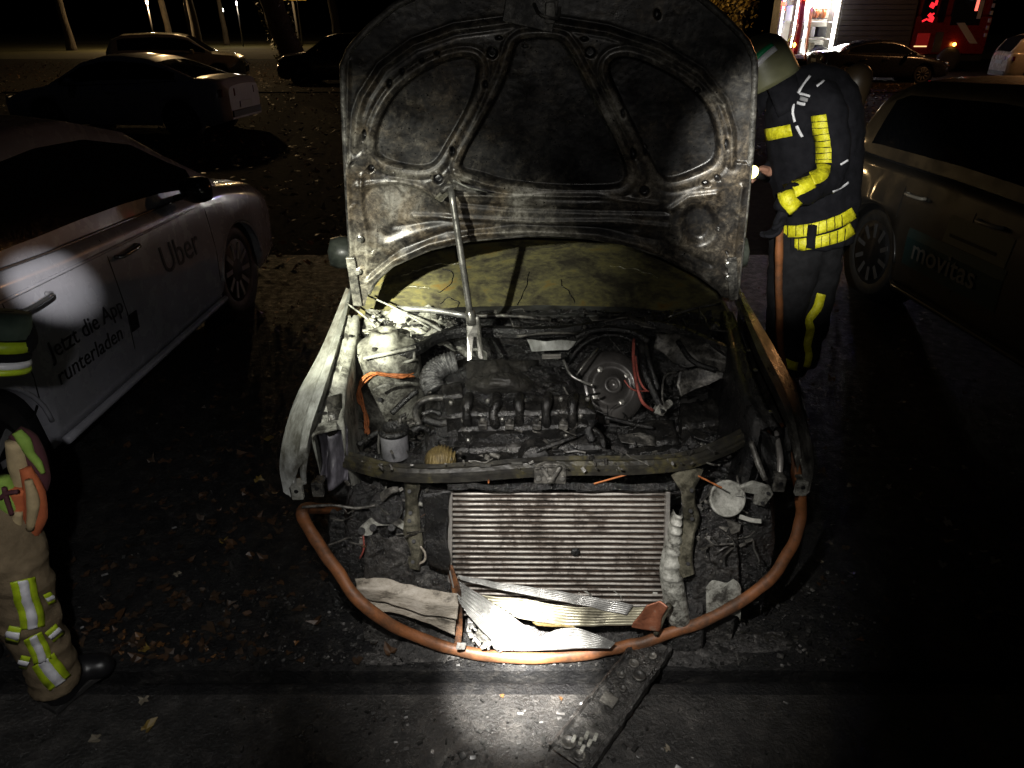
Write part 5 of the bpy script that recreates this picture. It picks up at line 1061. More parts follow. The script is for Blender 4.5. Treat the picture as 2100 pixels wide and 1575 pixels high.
def leafmat(nm, c): return mat(nm, [(0.3, tuple(x*0.4 for x in c)), (0.7, c)], 14, 4, (0.35, 0.6), 0, 0.3, 60)
M['leaf_y'] = leafmat('leaf_yellow', (0.22, 0.15, 0.035)); M['leaf_b'] = leafmat('leaf_brown', (0.075, 0.038, 0.018)); M['leaf_o'] = leafmat('leaf_orange', (0.19, 0.09, 0.03)); M['leaf_d'] = leafmat('leaf_dark', (0.05, 0.03, 0.017)); M['leaf_w'] = leafmat('leaf_pale', (0.22, 0.19, 0.14))
one = [((530, 985), 'leaf_y', .045, 'large yellow leaf on asphalt beside the pale fender'), ((458, 1108), 'leaf_y', .04, 'yellow brown leaf on dark asphalt left of the hose loop'), ((365, 1178), 'leaf_w', .032, 'small pale leaf midway between the left firefighter and the hose'),
       ((295, 1330), 'leaf_y', .038, 'curled yellow leaf by the left firefighter boot at the kerb'), ((375, 1315), 'leaf_o', .035, 'orange leaf standing at the kerb right of the left boot'), ((420, 1320), 'leaf_b', .04, 'ragged brown leaf on the kerb edge left of the hose loop'),
       ((300, 1495), 'leaf_y', .04, 'brown yellow leaf on the road below the left boot'), ((200, 1515), 'leaf_w', .035, 'pale leaf on the road in the lower left corner'), ((295, 1432), 'leaf_w', .035, 'flat pale leaf on the road just below the kerb on the left'),
       ((1031, 1427), 'leaf_o', .014, 'tiny orange leaf in the bright torch pool on the road'), ((1152, 1433), 'leaf_o', .013, 'tiny orange leaf on the road beside the charred trim strip'), ((1706, 775), 'leaf_o', .045, 'orange leaf on wet asphalt right of the standing firefighter legs'),
       ((1868, 865), 'leaf_b', .05, 'brown leaf on dark asphalt below the right parked car'), ((1945, 1075), 'leaf_w', .04, 'pale leaf upright on the dark asphalt at right'), ((2080, 1120), 'leaf_b', .045, 'brown leaf at the right edge of the picture'), ((1820, 1000), 'leaf_w', .03, 'small pale leaf right of the hose loop'),
       ((555, 900), 'leaf_y', .05, 'yellow leaf touching the shadow of the pale fender'), ((540, 640), 'leaf_b', .06, 'brown leaf under the front wheel of the white ride-hailing car'), ((1370, 1538), 'leaf_w', .02, 'small white leaf on the road right of the charred trim strip')]
for (uv, m, s_, lab) in one:
    z0 = 0.012
    p = at(*uv, z0); vs, fs = leaf_shape(p, s_, random.uniform(0, 6.28), random.uniform(-.15, .35), 5, random.uniform(.1, .5))
    tag(MB().add(vs, fs).build('fallen_leaf', M[m], recalc=False), lab, 'leaf', 'fallen leaves on the asphalt')
def litter(name, n, area, mats, size, lab, z=0.012):
    mbs = MB(); idx = []
    for k in range(n):
        x, y = area()
        vs, fs = leaf_shape((x, y, z + random.random()*0.015), random.uniform(*size), random.uniform(0, 6.28), random.uniform(-.5, .5), 3, random.uniform(.1, .6))
        mbs.add(vs, fs); idx += [random.randrange(len(mats))]*len(fs)
    o = mbs.build(name, M[mats[0]], recalc=False)
    for m in mats[1:]: o.data.materials.append(M[m])
    o.data.polygons.foreach_set('material_index', idx)
    kind(o, 'stuff'); o['label'] = lab; return o
litter('leaf_litter', 1000, lambda: (random.gauss(-1.25, .42), random.uniform(1.75, 5.5)), ['leaf_d', 'leaf_b', 'leaf_d'], (.012, .045), 'dark wet leaf litter between the white car and the burnt car')
litter('leaf_litter', 90, lambda: (random.gauss(-1.35, .3), random.uniform(1.74, 1.9)), ['leaf_b', 'leaf_d', 'leaf_b', 'leaf_b', 'leaf_o'], (.008, .028), 'brown leaves caught along the kerb by the left boot')
litter('leaf_litter', 520, lambda: (random.uniform(1.2, 3.4), random.uniform(1.8, 6)), ['leaf_d', 'leaf_b', 'leaf_d', 'leaf_w'], (.012, .04), 'scattered dark leaves on the wet asphalt at right')
litter('leaf_litter', 12000, lambda: (random.uniform(-26, 2), 6 + 37*random.random()**1.5), ['leaf_b', 'leaf_o', 'leaf_o', 'leaf_w'], (.04, .09), 'carpet of fallen leaves under the trees at left', 0.04)
litter('leaf_litter', 9000, lambda: (random.uniform(4, 24), random.uniform(8, 27)), ['leaf_o', 'leaf_o', 'leaf_w', 'leaf_b'], (.04, .09), 'carpet of orange leaves in front of the fire engine', 0.04)
# ------------------------------------------------------------------ the other cars
def paint(nm, c, r_=0.22): return mat(nm, [(0.35, tuple(x*0.85 for x in c)), (0.65, c)], 5, 5, (r_, r_*1.4), 0, 0.03, 300, coat=0.7)
def text_mesh(body, size, mtx, m, name, parent, ext=0.0008, sx_=1.0, bold=0.0):
    cu = bpy.data.curves.new('t', 'FONT'); cu.body = body; cu.size = size; cu.extrude = ext; cu.offset = bold; cu.resolution_u = 3
    t = bpy.data.objects.new('t', cu); COL.objects.link(t); dg = bpy.context.evaluated_depsgraph_get()
    me = bpy.data.meshes.new_from_object(t.evaluated_get(dg)); bpy.data.objects.remove(t); bpy.data.curves.remove(cu)
    me.transform(mtx @ Matrix.Diagonal((sx_, 1, 1, 1)))
    o = bpy.data.objects.new(name, me); COL.objects.link(o); me.materials.clear(); me.materials.append(m); adopt(o, parent); return o
M['shaded_ink'] = mat('shaded_ink', (0.16, 0.17, 0.17), rough=(0.5, 0.5)); M['ink'] = mat('ink', (0.008, 0.008, 0.009), rough=(0.4, 0.4)); M['white_ink'] = mat('white_ink', (0.5, 0.52, 0.52), rough=(0.4, 0.4))  # first ink: white lettering with shade put into its colour
# white ride-hailing car, nose away from the viewer
UB = dict(SEDAN); UB['hoodline'] = [(y, z + .09) for y, z in SEDAN['hoodline']]; UB['cabin'] = [(y, z + .125) for y, z in SEDAN['cabin']]; UB['belt'] = 1.02; UB['handle_mat'] = mat('chrome', (0.45, 0.45, 0.46), rough=(0.15, 0.15), metal=0.9); UB['mirror_mat'] = M['wet_black']; UB['spokes'] = 10
ux, uy, ur = -2.93, 3.82, R(-2.2)
UC = thing('parked_car', 'white ride-hailing car with dark lettering on its doors, left of the burnt car', 'car', (ux, uy, 0), 'parked cars'); UB['rot'] = Matrix.Rotation(ur, 3, 'Z')
xu = xform(ux, uy, ur)
white = paint('white_paint', (0.36, 0.36, 0.41))
sx_u, sec_u, hw_u, zt_u = car(UC, xu, UB, white, M['glass'], tail='dark_lens')
def side_text(xf_, sxf, body, y0, z0, size, m, parent, side=1, sx_=1.0, bold=0.0, flip=1, name='lettering', off=.004):
    """flip 1: text runs towards the front of the car (right side)."""
    x = sxf(y0, z0) + off; x2 = sxf(y0 + 0.5*flip, z0) + off; x3 = sxf(y0, z0 + 0.15) + off
    o = xf_(Vector((side*x, y0, z0))); e1 = (xf_(Vector((side*x2, y0 + 0.5*flip, z0))) - o).normalized(); e2 = (xf_(Vector((side*x3, y0, z0 + 0.15))) - o); e2 = (e2 - e1*e2.dot(e1)).normalized(); e3 = e1.cross(e2)
    mt_ = Matrix((( e1.x, e2.x, e3.x, o.x), (e1.y, e2.y, e3.y, o.y), (e1.z, e2.z, e3.z, o.z), (0, 0, 0, 1)))
    return text_mesh(body, size, mt_, m, name, parent, sx_=sx_, bold=bold)
side_text(xu, sx_u, 'Uber', 0.22, 0.655, 0.235, M['ink'], UC)
side_text(xu, sx_u, 'Jetzt die App', -0.88, 0.62, 0.118, M['ink'], UC)
side_text(xu, sx_u, 'runterladen', -0.88, 0.49, 0.118, M['ink'], UC)
MB().hexa([xu(Vector((sx_u(-0.20, z) + q, y, z))) for z in (0.485, 0.585) for y, q in ((-0.235, .002), (-0.16, .002), (-0.16, .006), (-0.235, .006))]).build('dark_square', M['ink'], UC)
MB().tube([xu(Vector((sx_u(y, 0.30) + 0.008, y, 0.245 + 0.01*math.sin(y)))) for y in np.linspace(-0.95, 0.93, 20)], 0.022, 8).build('sill', white, UC, smooth=True)
MB().tube([xu(Vector((sx_u(y, 0.94) + 0.001, y, 0.93 - 0.02*y))) for y in np.linspace(-1.9, 1.0, 24)], 0.008, 6).build('shoulder_crease', white, UC, smooth=True)
# pale car with a door sign on the right, nose away
rx, ry, rr2 = 3.80, 4.25, R(184.0)
RB = dict(SUV); RB['rot'] = Matrix.Rotation(rr2, 3, 'Z'); RB['roof'] = 1.62; RB['cabin'] = [(y, z + .0) for y, z in SUV['cabin']]; RB['mirror'] = 0.62; RB['rim_mat'] = mat('shaded_rim', (0.05, 0.05, 0.052), rough=(.4, .4)); RB['handle_mat'] = mat('beige_handle', (0.35, 0.33, 0.28), rough=(0.3, 0.3))  # rim darkened in its colour, like the unlit body
RC = thing('parked_car', 'pale-bodied car darkened in colour for the night, with a teal door sign, behind the standing firefighter', 'car', (rx, ry, 0), 'parked cars')
xr = xform(rx, ry, rr2)
sx_r, sec_r, hw_r, zt_r = car(RC, xr, RB, paint('night_dark_paint', (0.022, 0.021, 0.020), 0.4), M['glass'])  # pale body, night shade put into a near-black paint
def sign_quad(y0, y1, z0, z1, m, nm, par=RC):
    g_ = [[xr(Vector((sx_r(y, z) + 0.003, y, z))) for y in np.linspace(y0, y1, 8)] for z in np.linspace(z0, z1, 5)]
    return MB().grid(g_).build(nm, m, par)
so = sign_quad(-0.82, 0.18, 0.42, 0.68, mat('teal_sign', (0.012, 0.045, 0.05), rough=(0.4, 0.4)), 'door_sign')
so2 = sign_quad(-0.45, 0.15, 0.685, 0.86, mat('green_sign', (0.10, 0.115, 0.075), rough=(0.4, 0.4)), 'door_sign')
side_text(xr, sx_r, 'movitas', -0.72, 0.49, 0.20, M['shaded_ink'], so, side=1, flip=1, bold=0.002, sx_=1.1, off=.012)
MB().beam(xr(Vector((sx_r(-.1, .74) + .004, -0.40, 0.74))), xr(Vector((sx_r(.05, .74) + .004, 0.05, 0.74))), 0.003, 0.02).build('sign_line', M['ink'], so2)
MB().tube([xr(Vector((sx_r(y, 0.30) + 0.008, y, 0.24))) for y in np.linspace(-0.95, 0.93, 20)], 0.022, 8).build('sill', M['trim'], RC, smooth=True)
# background cars
def bg_car(D, x, y, rz, m, lab, tail='dark_lens', **kw):
    d = dict(D); d['rot'] = Matrix.Rotation(rz, 3, 'Z'); d.update(kw)
    t = thing('parked_car', lab, 'car', (x, y, 0), 'parked cars'); car(t, xform(x, y, rz), d, m, M['glass'], tail=tail); return t
bg_car(SEDAN, -7.6, 15.4, R(84), paint('silver_paint', (0.42, 0.42, 0.48), 0.3), 'silver car with its rear towards us, behind the white ride-hailing car', low_plate=True)
bg_car(SUV, -11.7, 27.5, R(-78), paint('cream_paint', (0.55, 0.52, 0.42)), 'white estate car under the trees, farthest left')
bg_car(SUV, -5.9, 27.5, R(90), paint('black_paint', (0.010, 0.010, 0.011)), 'black car half hidden by the raised bonnet, beside the thick tree trunk')
bg_car(SEDAN, 13.4, 28.6, R(-92), paint('navy_paint', (0.016, 0.017, 0.022)), 'dark saloon parked in front of the fire engine')
bg_car(SUV, 19.3, 27.0, R(-100), paint('tan_paint', (0.42, 0.38, 0.33)), 'light coloured car at the right edge beyond the leaves', low_plate=False)

# ------------------------------------------------------------------ fire engine
FE = thing('fire_engine', 'red fire engine with a brightly lit open equipment locker', 'fire engine', (15.5, 34.0, 0))
red = paint('engine_red', (0.13, 0.008, 0.008), 0.25); M['shutter'] = mat('shutter', [(0.3, (0.022, 0.02, 0.016)), (0.7, (0.04, 0.036, 0.029))], 3, 5, (0.5, 0.6), 0.0)
FY = 34.0
def fx(u): return at(u, 60, y=FY).x
def fb(u0, u1, z0, z1, y0, y1, m, nm, bev=0.02, par=FE, lab=None):
    x0, x1 = fx(u0), fx(u1); return MB().box(((x0+x1)/2, FY + (y0+y1)/2, (z0+z1)/2), (abs(x1-x0), abs(y1-y0), z1-z0), None).build(nm, m, par, bevel=bev, label=lab)
fb(1597, 2030, 0.45, 0.70, 0.05, 2.4, M['black'], 'chassis')
fb(1716, 1872, 0.72, 3.15, 0.02, 2.4, M['shutter'], 'body')
for k in range(11): fb(1719, 1868, 0.85 + k*0.2, 1.03 + k*0.2, -0.02, 0.02, M['shutter'], 'shutter_slat', 0.01)
fb(1597, 1714, 3.0, 3.3, 0.0, 2.4, red, 'roof_box'); fb(1597, 1714, 0.55, 0.72, 0.0, 2.4, M['alu'], 'locker_floor'); fb(1597, 1714, 0.73, 2.99, 1.0, 1.05, mat('locker_wall', (0.55, 0.54, 0.50), rough=(0.4, 0.4)), 'locker_back')
fb(1634, 1644, 0.72, 2.99, 0.0, 0.9, red, 'locker_post'); fb(1712, 1717, 0.72, 2.99, 0.0, 0.95, M['alu'], 'locker_post'); fb(1594, 1598, 0.72, 2.99, 0.0, 0.95, M['alu'], 'locker_post')
LW = emis('locker_light', (1.0, 0.97, 0.86), 26.0); LW2 = emis('locker_light_soft', (1.0, 0.97, 0.86), 10.0)
for u in (1707, 1599, 1627, 1650):
    fb(u, u + (6 if u == 1707 else 3), 0.8, 2.95, -0.02, 0.03, LW if u in (1707, 1627) else LW2, 'light_strip', 0.005)
fb(1655, 1705, 2.88, 2.95, 0.1, 0.2, LW, 'light_strip', 0.005); fb(1660, 1700, 0.74, 0.78, -0.05, 0.3, LW, 'step_light', 0.005)
for z in (1.95, 1.30): fb(1648, 1706, z, z + 0.05, 0.1, 0.9, M['alu'], 'shelf')
random.seed(5)
for k in range(4):
    MB().lathe([(0.22, -.05), (0.25, 0), (0.22, .05)], (fx(1668) + k*0.16, FY + 0.5, 2.32), (1, 0.2, 0), 20).build('hose_roll', M['wire_orange' if k % 2 else 'hose'], FE, smooth=True)
for u0, u1, z0, z1, m in ((1652, 1664, 1.36, 1.75, 'white_ink'), (1668, 1676, 1.38, 1.8, 'plate'), (1682, 1700, 1.40, 1.8, 'black'), (1650, 1664, .75, 1.2, 'plate'), (1668, 1680, .76, 1.18, 'khaki_metal'), (1684, 1698, .76, 1.1, 'black'), (1610, 1624, 2.0, 2.6, 'plate'), (1606, 1620, .76, 1.3, 'ash')):
    fb(u0, u1, z0, z1, 0.2, 0.7, M[m], 'equipment_case', 0.03)
for z in (2.1, 2.45): fb(1656, 1696, z, z + 0.03, 0.15, 0.18, M['black'], 'rack_bar', 0.004)
MB().tube([(fx(1656), FY - .1, 2.5), (fx(1657), FY - .12, 1.6), (fx(1659), FY - .15, 0.5)], 0.05, 8, 4).build('charged_hose', M['wire_orange'], FE, smooth=True)
MB().tube([(fx(1632), FY - .1, 1.9), (fx(1629), FY - .12, 1.2), (fx(1626), FY - .15, 0.5)], 0.05, 8, 4).build('charged_hose', M['wire_orange'], FE, smooth=True)
YL = mat('yellow_plastic', (0.5, 0.45, 0.05), rough=(0.4, 0.4))
MB().beam((fx(1608), FY - .05, .85), (fx(1626), FY - .05, 1.45), 0.10, 0.06).build('chock', YL, FE, bevel=0.01)
RL = emis('red_lamp', (1.0, 0.06, 0.03), 9.0); OL = emis('amber_lamp', (1.0, 0.42, 0.06), 12.0); BL = emis('blue_lamp', (0.12, 0.08, 1.0), 6.0)
for u, z, m, r_ in ((1598, 2.65, RL, .10), (1640, 2.88, RL, .10), (1631, 1.10, OL, .10), (1962, 1.12, OL, .075), (1600, 2.45, RL, .05)):
    MB().lathe([(0, -.06), (r_*.8, -.05), (r_, 0), (r_*.7, .05), (0, .06)], (fx(u), FY - 0.12, z), (0, -1, 0), 14).build('marker_lamp', m, FE, smooth=True)
fb(1637, 1648, 2.9, 3.1, -0.05, 0.05, BL, 'blue_beacon', 0.02)
# cab
fb(1874, 2030, 0.72, 2.2, 0.0, 2.4, red, 'cab', 0.06); fb(1878, 2026, 2.2, 3.1, 0.08, 2.3, red, 'cab_roof', 0.1)
fb(1884, 1912, 1.95, 2.95, -0.01, 0.10, M['glass'], 'window', 0.02); fb(1918, 1932, 1.95, 2.95, -0.01, 0.10, M['glass'], 'window', 0.02); fb(1945, 2006, 1.85, 2.95, -0.01, 0.10, M['glass'], 'window', 0.02)
RG = emis('red_glow', (1.0, 0.02, 0.03), 1.6)  # glowing red blotches painted on for the red gleams of the cab
for k in range(9):
    MB().box((fx(1897 + random.uniform(-8, 10)), FY - 0.03, 2.35 + random.uniform(-.3, .45)), (random.uniform(.06, .25), 0.02, random.uniform(.04, .2)), Matrix.Rotation(random.uniform(-.8, .8), 3, 'Y')).build('red_glow_patch', RG, FE, bevel=0.01)
fb(1884, 1910, 1.05, 1.55, -0.02, 0.0, emis('red_panel_glow', (1.0, 0.02, 0.02), 0.10), 'red_glow_patch', 0.01)  # cab panel given a faint red glow in place of reflected light
for u0, u1, z in ((1882, 1908, 1.02), (1874, 1908, .62)): fb(u0, u1, z, z + 0.045, -0.04, 0.0, emis('step_strip', (1.0, 0.6, 0.25), 1.6), 'step_light', 0.005)
fb(1888, 1896, .42, .52, -.05, .02, emis('white_lamp', (1, .9, .75), 6), 'step_light', .01)
fb(1974, 1986, 2.85, 3.0, -.05, .02, emis('cab_lamp', (1, .95, .85), 8), 'cab_lamp', .01); fb(1988, 1994, 2.4, 2.9, -.03, -.01, emis('cab_red', (1, .15, .1), 2.0), 'red_glow_patch', .01)
fb(1996, 2004, 2.1, 2.8, -.03, -.012, M['plate'], 'grab_rail', .01)
MB().plate([(fx(1958), FY - .012, 1.95), (fx(1975), FY - .012, 1.95), (fx(2012), FY - .012, 1.15), (fx(1996), FY - .012, 1.15)], (0, -.01, 0)).build('pale_stripe', M['plate'], FE)
fb(1921, 1938, .80, 1.6, -.014, 0.0, M['shutter'], 'side_panel', .01)
for u in (1960, 1690): 
    c = Vector((fx(u), FY + 0.05, 0.52)); wt_ = MB().lathe([(.30, -.12), (.44, -.12), (.52, -.06), (.52, .2), (.3, .2)], c, (0, 1, 0), 30).build('tyre', M['rubber'], FE, smooth=True); MB().lathe([(.31, 0), (.28, -.06), (.12, -.03), (0.10, -.1), (0, -.1)], c, (0, 1, 0), 24).build('rim', M['rim'], wt_, smooth=True)
for k in range(6): fb(2021, 2026, 1.4 + k*.28, 1.56 + k*.28, -.05, 0, M['plate'], 'reflector', .005)
lamp('beacon_light', 'POINT', (fx(1642), FY - 0.6, 3.2), 150, (0.15, 0.15, 1.0), radius=0.1)
lamp('locker_inside', 'POINT', (fx(1676), FY + 0.35, 2.7), 130, (1.0, 0.96, 0.85), radius=0.1)
lamp('locker_lamp', 'POINT', (fx(1690), FY - 0.5, 2.4), 60, (1.0, 0.96, 0.85), radius=0.3)

# ------------------------------------------------------------------ trees, sign, street lamps
bark = mat('bark', [(0.3, (0.018, 0.014, 0.010)), (0.7, (0.055, 0.045, 0.033))], 6, 7, (0.8, 0.95), 0, 1.0, 14, stretch=(1, 1, .3), bdist=.05)
ivy = leafmat('ivy', (0.16, 0.15, 0.07)); yleaf = leafmat('tree_yellow', (0.38, 0.27, 0.07)); dleaf = leafmat('tree_dark', (0.035, 0.035, 0.014))
def leaf_cloud(n, fn, size, m, nm, par):
    mbx = MB()
    for k in range(n):
        p = fn(); s_ = random.uniform(*size); d = Vector((random.gauss(0, 1), random.gauss(0, 1), random.gauss(0, 1))).normalized(); e = d.orthogonal().normalized(); f = d.cross(e)
        mbx.add([p - e*s_, p + f*s_*.55, p + e*s_, p - f*s_*.55], [(0, 1, 2, 3)])
    return mbx.build(nm, m, par, recalc=False)
def crown_pts(c, r_, h_, cl=26):
    cs = [(c + Vector((random.uniform(-r_, r_), random.uniform(-r_, r_), random.uniform(-h_, h_))), random.uniform(.35, .9)) for _ in range(cl)]
    def f():
        q, s_ = random.choice(cs); return q + Vector((random.gauss(0, s_*.5), random.gauss(0, s_*.5), random.gauss(0, s_*.4)))
    return f
def tree(lab, base, top, r0, r1, m_leaf, crown_c, cr, ch, n, ivy_n=0, lean=()):
    t = thing('tree', lab, 'tree', tuple(base), 'trees'); base = Vector(base); top = Vector(top)
    tk = MB(); pts = [base + Vector((0, 0, -.1)), base.lerp(top, .25) + Vector((0.06, 0, 0)), base.lerp(top, .6), top]
    tk.tube(pts, [r0*1.35, r0, (r0 + r1)/2, r1], 16, 5)
    for i, v_ in enumerate(tk.v):
        n_ = noise.noise((v_[0]*2, v_[1]*2, v_[2]*.7)); tk.v[i] = (v_[0] + .12*r0*n_*2, v_[1] + .12*r0*n_, v_[2])
    for k in range(6):
        a = random.uniform(0, 6.28); s_ = base.lerp(top, random.uniform(.7, 1.0)); e_ = Vector(crown_c) + Vector((cr*.7*math.cos(a), cr*.7*math.sin(a), random.uniform(-.3, .6)*ch))
        tk.tube([s_, s_.lerp(e_, .5) + Vector((0, 0, .3)), e_], [r1*.5, r1*.3, .02], 7, 4)
    tk.build('trunk', bark, t, smooth=True)
    leaf_cloud(n, crown_pts(Vector(crown_c), cr, ch), (.06, .13), m_leaf, 'crown', t)
    if ivy_n:
        def fi():
            k = random.random(); c = base.lerp(top, k*.9); a = random.uniform(0, 6.28); r_ = r0*1.12
            return c + Vector((r_*math.cos(a)*random.uniform(.95, 1.25), r_*math.sin(a), random.uniform(-.1, .1)))
        leaf_cloud(ivy_n, fi, (.04, .09), ivy, 'ivy', t)
    return t
random.seed(21)
tree('thick leaning tree trunk with ivy between the parked cars at left', at(607, 152, .03), at(520, -110, y=27.0), .46, .34, dleaf, at(500, -260, y=27), 4.0, 1.8, 2600, 420)
tree('yellow-leaved tree behind the top right corner of the bonnet', at(1514, 95, y=38), at(1512, -60, y=38), .22, .16, yleaf, at(1460, -12, y=37.5), 1.7, 1.5, 2600)
for u, y, r_, lab in ((403, 62, .30, 'slim far tree trunk right of the white car roof'), (347, 66, .24, 'faint far tree trunk directly above the white car roof'), (462, 74, .22, 'far tree trunk left of the lamp post on the lawn'), (690, 58, .3, 'dark far tree trunk close to the left bonnet edge'), (140, 60, .3, 'dim far tree trunk above the white ride-hailing car')):
    b0 = at(u, 72, y=y); b0.z = .04; tree(lab, b0, b0 + Vector((-.25, 0, 7)), r_, r_*.7, dleaf, b0 + Vector((0, 0, 8.5)), 2.6, 1.6, 500)
SG = thing('road_sign', 'yellow sign panel on a grey post right of the leaning tree', 'sign', tuple(Vector((at(607, 60, y=75).x, 75, .04))))
sx0 = at(607, 60, y=75).x
MB().tube([(sx0 + .15, 75, 0), (sx0 - .1, 75, 6)], .11, 10).build('post', mat('post_grey', (0.30, 0.29, 0.27), rough=(.5, .5)), SG, smooth=True)
MB().box((sx0 + .25, 74.85, 4.35), (2.2, .08, 1.2)).build('panel', mat('sign_yellow', (0.55, 0.36, 0.03), rough=(.5, .5)), SG, bevel=.02)
# street lamps: far ones seen as points, near ones out of the frame light the leaves
warm = (1.0, 0.66, 0.30)
SL = emis('street_lamp_glow', (1.0, 0.72, 0.38), 22.0); SLW = emis('street_lamp_white', (0.95, 0.95, 0.85), 14.0)
def street_lamp(lab, x, y, h_, m, power, col, r_=.16, lit=True):
    t = thing('street_lamp', lab, 'street lamp', (x, y, .03), 'street lamps')
    MB().tube([(x, y, 0), (x, y, h_ - .15)], [.07, .045], 10).build('post', M['trim'], t, smooth=True)
    MB().lathe([(.05, -.2), (r_*.9, -.12), (r_, 0), (r_*.6, .12), (0, .16)], (x, y, h_), (0, 0, 1), 14).build('lamp_globe', m, t, smooth=True)
    if lit: lamp('street_lamp_light', 'POINT', (x, y - .3, h_ - .1), power, col, radius=.25)
street_lamp('farthest left street lamp glowing yellow between the trees', at(301, 3, y=62).x, 62, at(301, 3, y=62).z, SL, 1500, warm, .10)
street_lamp('small white street lamp above the lawn path', at(485, 6, y=70).x, 70, at(485, 6, y=70).z, SLW, 160, (1, .9, .7), .07)
street_lamp('faint pair of lamp points left of the small white street lamp', at(457, 20, y=90).x, 90, at(457, 20, y=90).z, SLW, 80, (1, .9, .7), .05, False)
street_lamp('white street lamp beside the yellow-leaved tree', at(1427, 3, y=36).x, 36, at(1427, 3, y=36).z, SL, 120, warm, .10)
street_lamp('tall street lamp above the leaf carpet left of the bonnet, out of frame', -13.0, 32.0, 6.0, SL, 750, warm, .2)
street_lamp('tall street lamp above the orange leaves at right, out of frame', 17.5, 25.0, 6.5, SL, 700, (1.0, .45, .16), .2)
street_lamp('unseen street lamp added to light the yellow sign and the lawn', sx0 + 1.5, 71.0, 8.0, SL, 1300, warm, .16)  # added out of frame to light the sign and the lawn
# ------------------------------------------------------------------ people
def skinned(name, joints, bones, m, parent, voxel=0.014, sm=6, extra=None, open_ends=()):
    """One continuous surface: tapered lofts along the bones, fused by a voxel remesh."""
    b = MB()
    for chain in bones:
        b.tube([joints[j][0] for j in chain], [joints[j][1] for j in chain], 14, 5 if len(chain) > 2 else 0)
    for j in sorted(set(sum([list(c) for c in bones], [])) - set(open_ends)):
        p, r_ = joints[j]; b.lathe([(0, -r_), (r_*.5, -r_*.87), (r_*.87, -r_*.5), (r_, 0), (r_*.87, r_*.5), (r_*.5, r_*.87), (0, r_)], p, (0, 0, 1), 14)
    if extra: extra(b)
    me = bpy.data.meshes.new(name); me.from_pydata(b.v, [], b.f)
    o = bpy.data.objects.new(name, me)
    md = o.modifiers.new('r', 'REMESH'); md.mode = 'VOXEL'; md.voxel_size = voxel
    md = o.modifiers.new('s', 'SMOOTH'); md.iterations = sm; md.factor = .5
    tmp = bpy.data.scenes.new('work'); tmp.collection.objects.link(o); vl = tmp.view_layers[0]; vl.update()
    nm = bpy.data.meshes.new_from_object(o.evaluated_get(vl.depsgraph))
    bpy.data.scenes.remove(tmp); COL.objects.link(o)
    o.modifiers.clear(); o.data = nm; bpy.data.meshes.remove(me)
    nm.materials.clear(); nm.materials.append(m)
    if name in ('jacket', 'trousers'):      # hanging folds
        data = [(v.co.copy(), v.normal.copy()) for v in nm.vertices]; co = []
        for c, n_ in data:
            d = 0.011*noise.noise(Vector((c.x*9, c.y*9, c.z*14))) + 0.010*(0.4 - abs(noise.noise(Vector((c.x*7 + c.z*9, c.y*7, c.z*15 + 4))))) + 0.003*noise.noise(c*30)
            co += list(c + n_*d)
        nm.vertices.foreach_set('co', co); nm.update()
    for p in nm.polygons: p.use_smooth = True
    adopt(o, parent); return o
def bvh(o): return BVHTree.FromPolygons([v.co.copy() for v in o.data.vertices], [tuple(p.vertices) for p in o.data.polygons])
def tape(bv, line, width, m, name, parent, off=0.006, n=8, cross=3, seg_gap=None):
    """Reflective tape sewn on: a band that follows the cloth under the given line."""
    P_ = [Vector((u, v, 0)) for u, v in line]; q = catmull(P_, n) if len(P_) > 2 else [P_[0].lerp(P_[1], k/n) for k in range(n + 1)]
    rows = []
    for i, p in enumerate(q):
        t = (q[min(i+1, len(q)-1)] - q[max(i-1, 0)]).normalized(); s_ = Vector((-t.y, t.x, 0))
        ww = width if not hasattr(width, '__len__') else float(np.interp(i/(len(q)-1), np.linspace(0, 1, len(width)), width))
        row = [on(bv, (p + s_*ww*k).x, (p + s_*ww*k).y, off) for k in np.linspace(-.5, .5, cross)]
        if all(r_ is not None for r_ in row): rows.append(row)
    if len(rows) < 2: return None
    return MB().grid(rows).build(name, m, parent, smooth=True, solid=0.003)
cloth = mat('black_cloth', [(0.3, (0.004, 0.004, 0.006)), (0.7, (0.010, 0.010, 0.013))], 20, 6, (0.85, 0.95), 0, 0.6, 120, bdist=.004, spec=.15)
cloth2 = mat('trouser_cloth', [(0.3, (0.007, 0.007, 0.008)), (0.7, (0.016, 0.016, 0.018))], 20, 6, (0.85, 0.95), 0, 0.6, 120, bdist=.004, spec=.15)
tan = mat('tan_cloth', [(0.3, (0.10, 0.075, 0.045)), (0.7, (0.19, 0.145, 0.09))], 14, 7, (0.85, 0.95), 0, 0.7, 60, bdist=.006, spec=.15)
skin_m = mat('skin', [(0.3, (0.30, 0.15, 0.10)), (0.7, (0.42, 0.23, 0.16))], 10, 5, (0.5, 0.6), 0, .2, 80)
M['tape'] = mat('yellow_tape', [(0.15, (0.26, 0.24, 0.01)), (0.42, (0.58, 0.54, 0.015)), (0.62, (0.80, 0.76, 0.03)), (0.9, (0.86, 0.84, 0.22))], 14, 5, (0.3, 0.5), 0, 0.9, 45, bdist=.008, rich=1.9)
M['tape_w'] = mat('silver_tape', [(0.3, (0.55, 0.55, 0.58)), (0.7, (0.72, 0.72, 0.76))], 40, 4, (0.3, 0.45), 0, 0.4, 50, bdist=.004)
M['tape_g'] = mat('lime_tape', [(0.3, (0.30, 0.42, 0.01)), (0.7, (0.42, 0.55, 0.02))], 40, 4, (0.4, 0.5), 0, 0.4, 50, bdist=.004)
boot_m = mat('boot', (0.008, 0.008, 0.009), rough=(.4, .4))
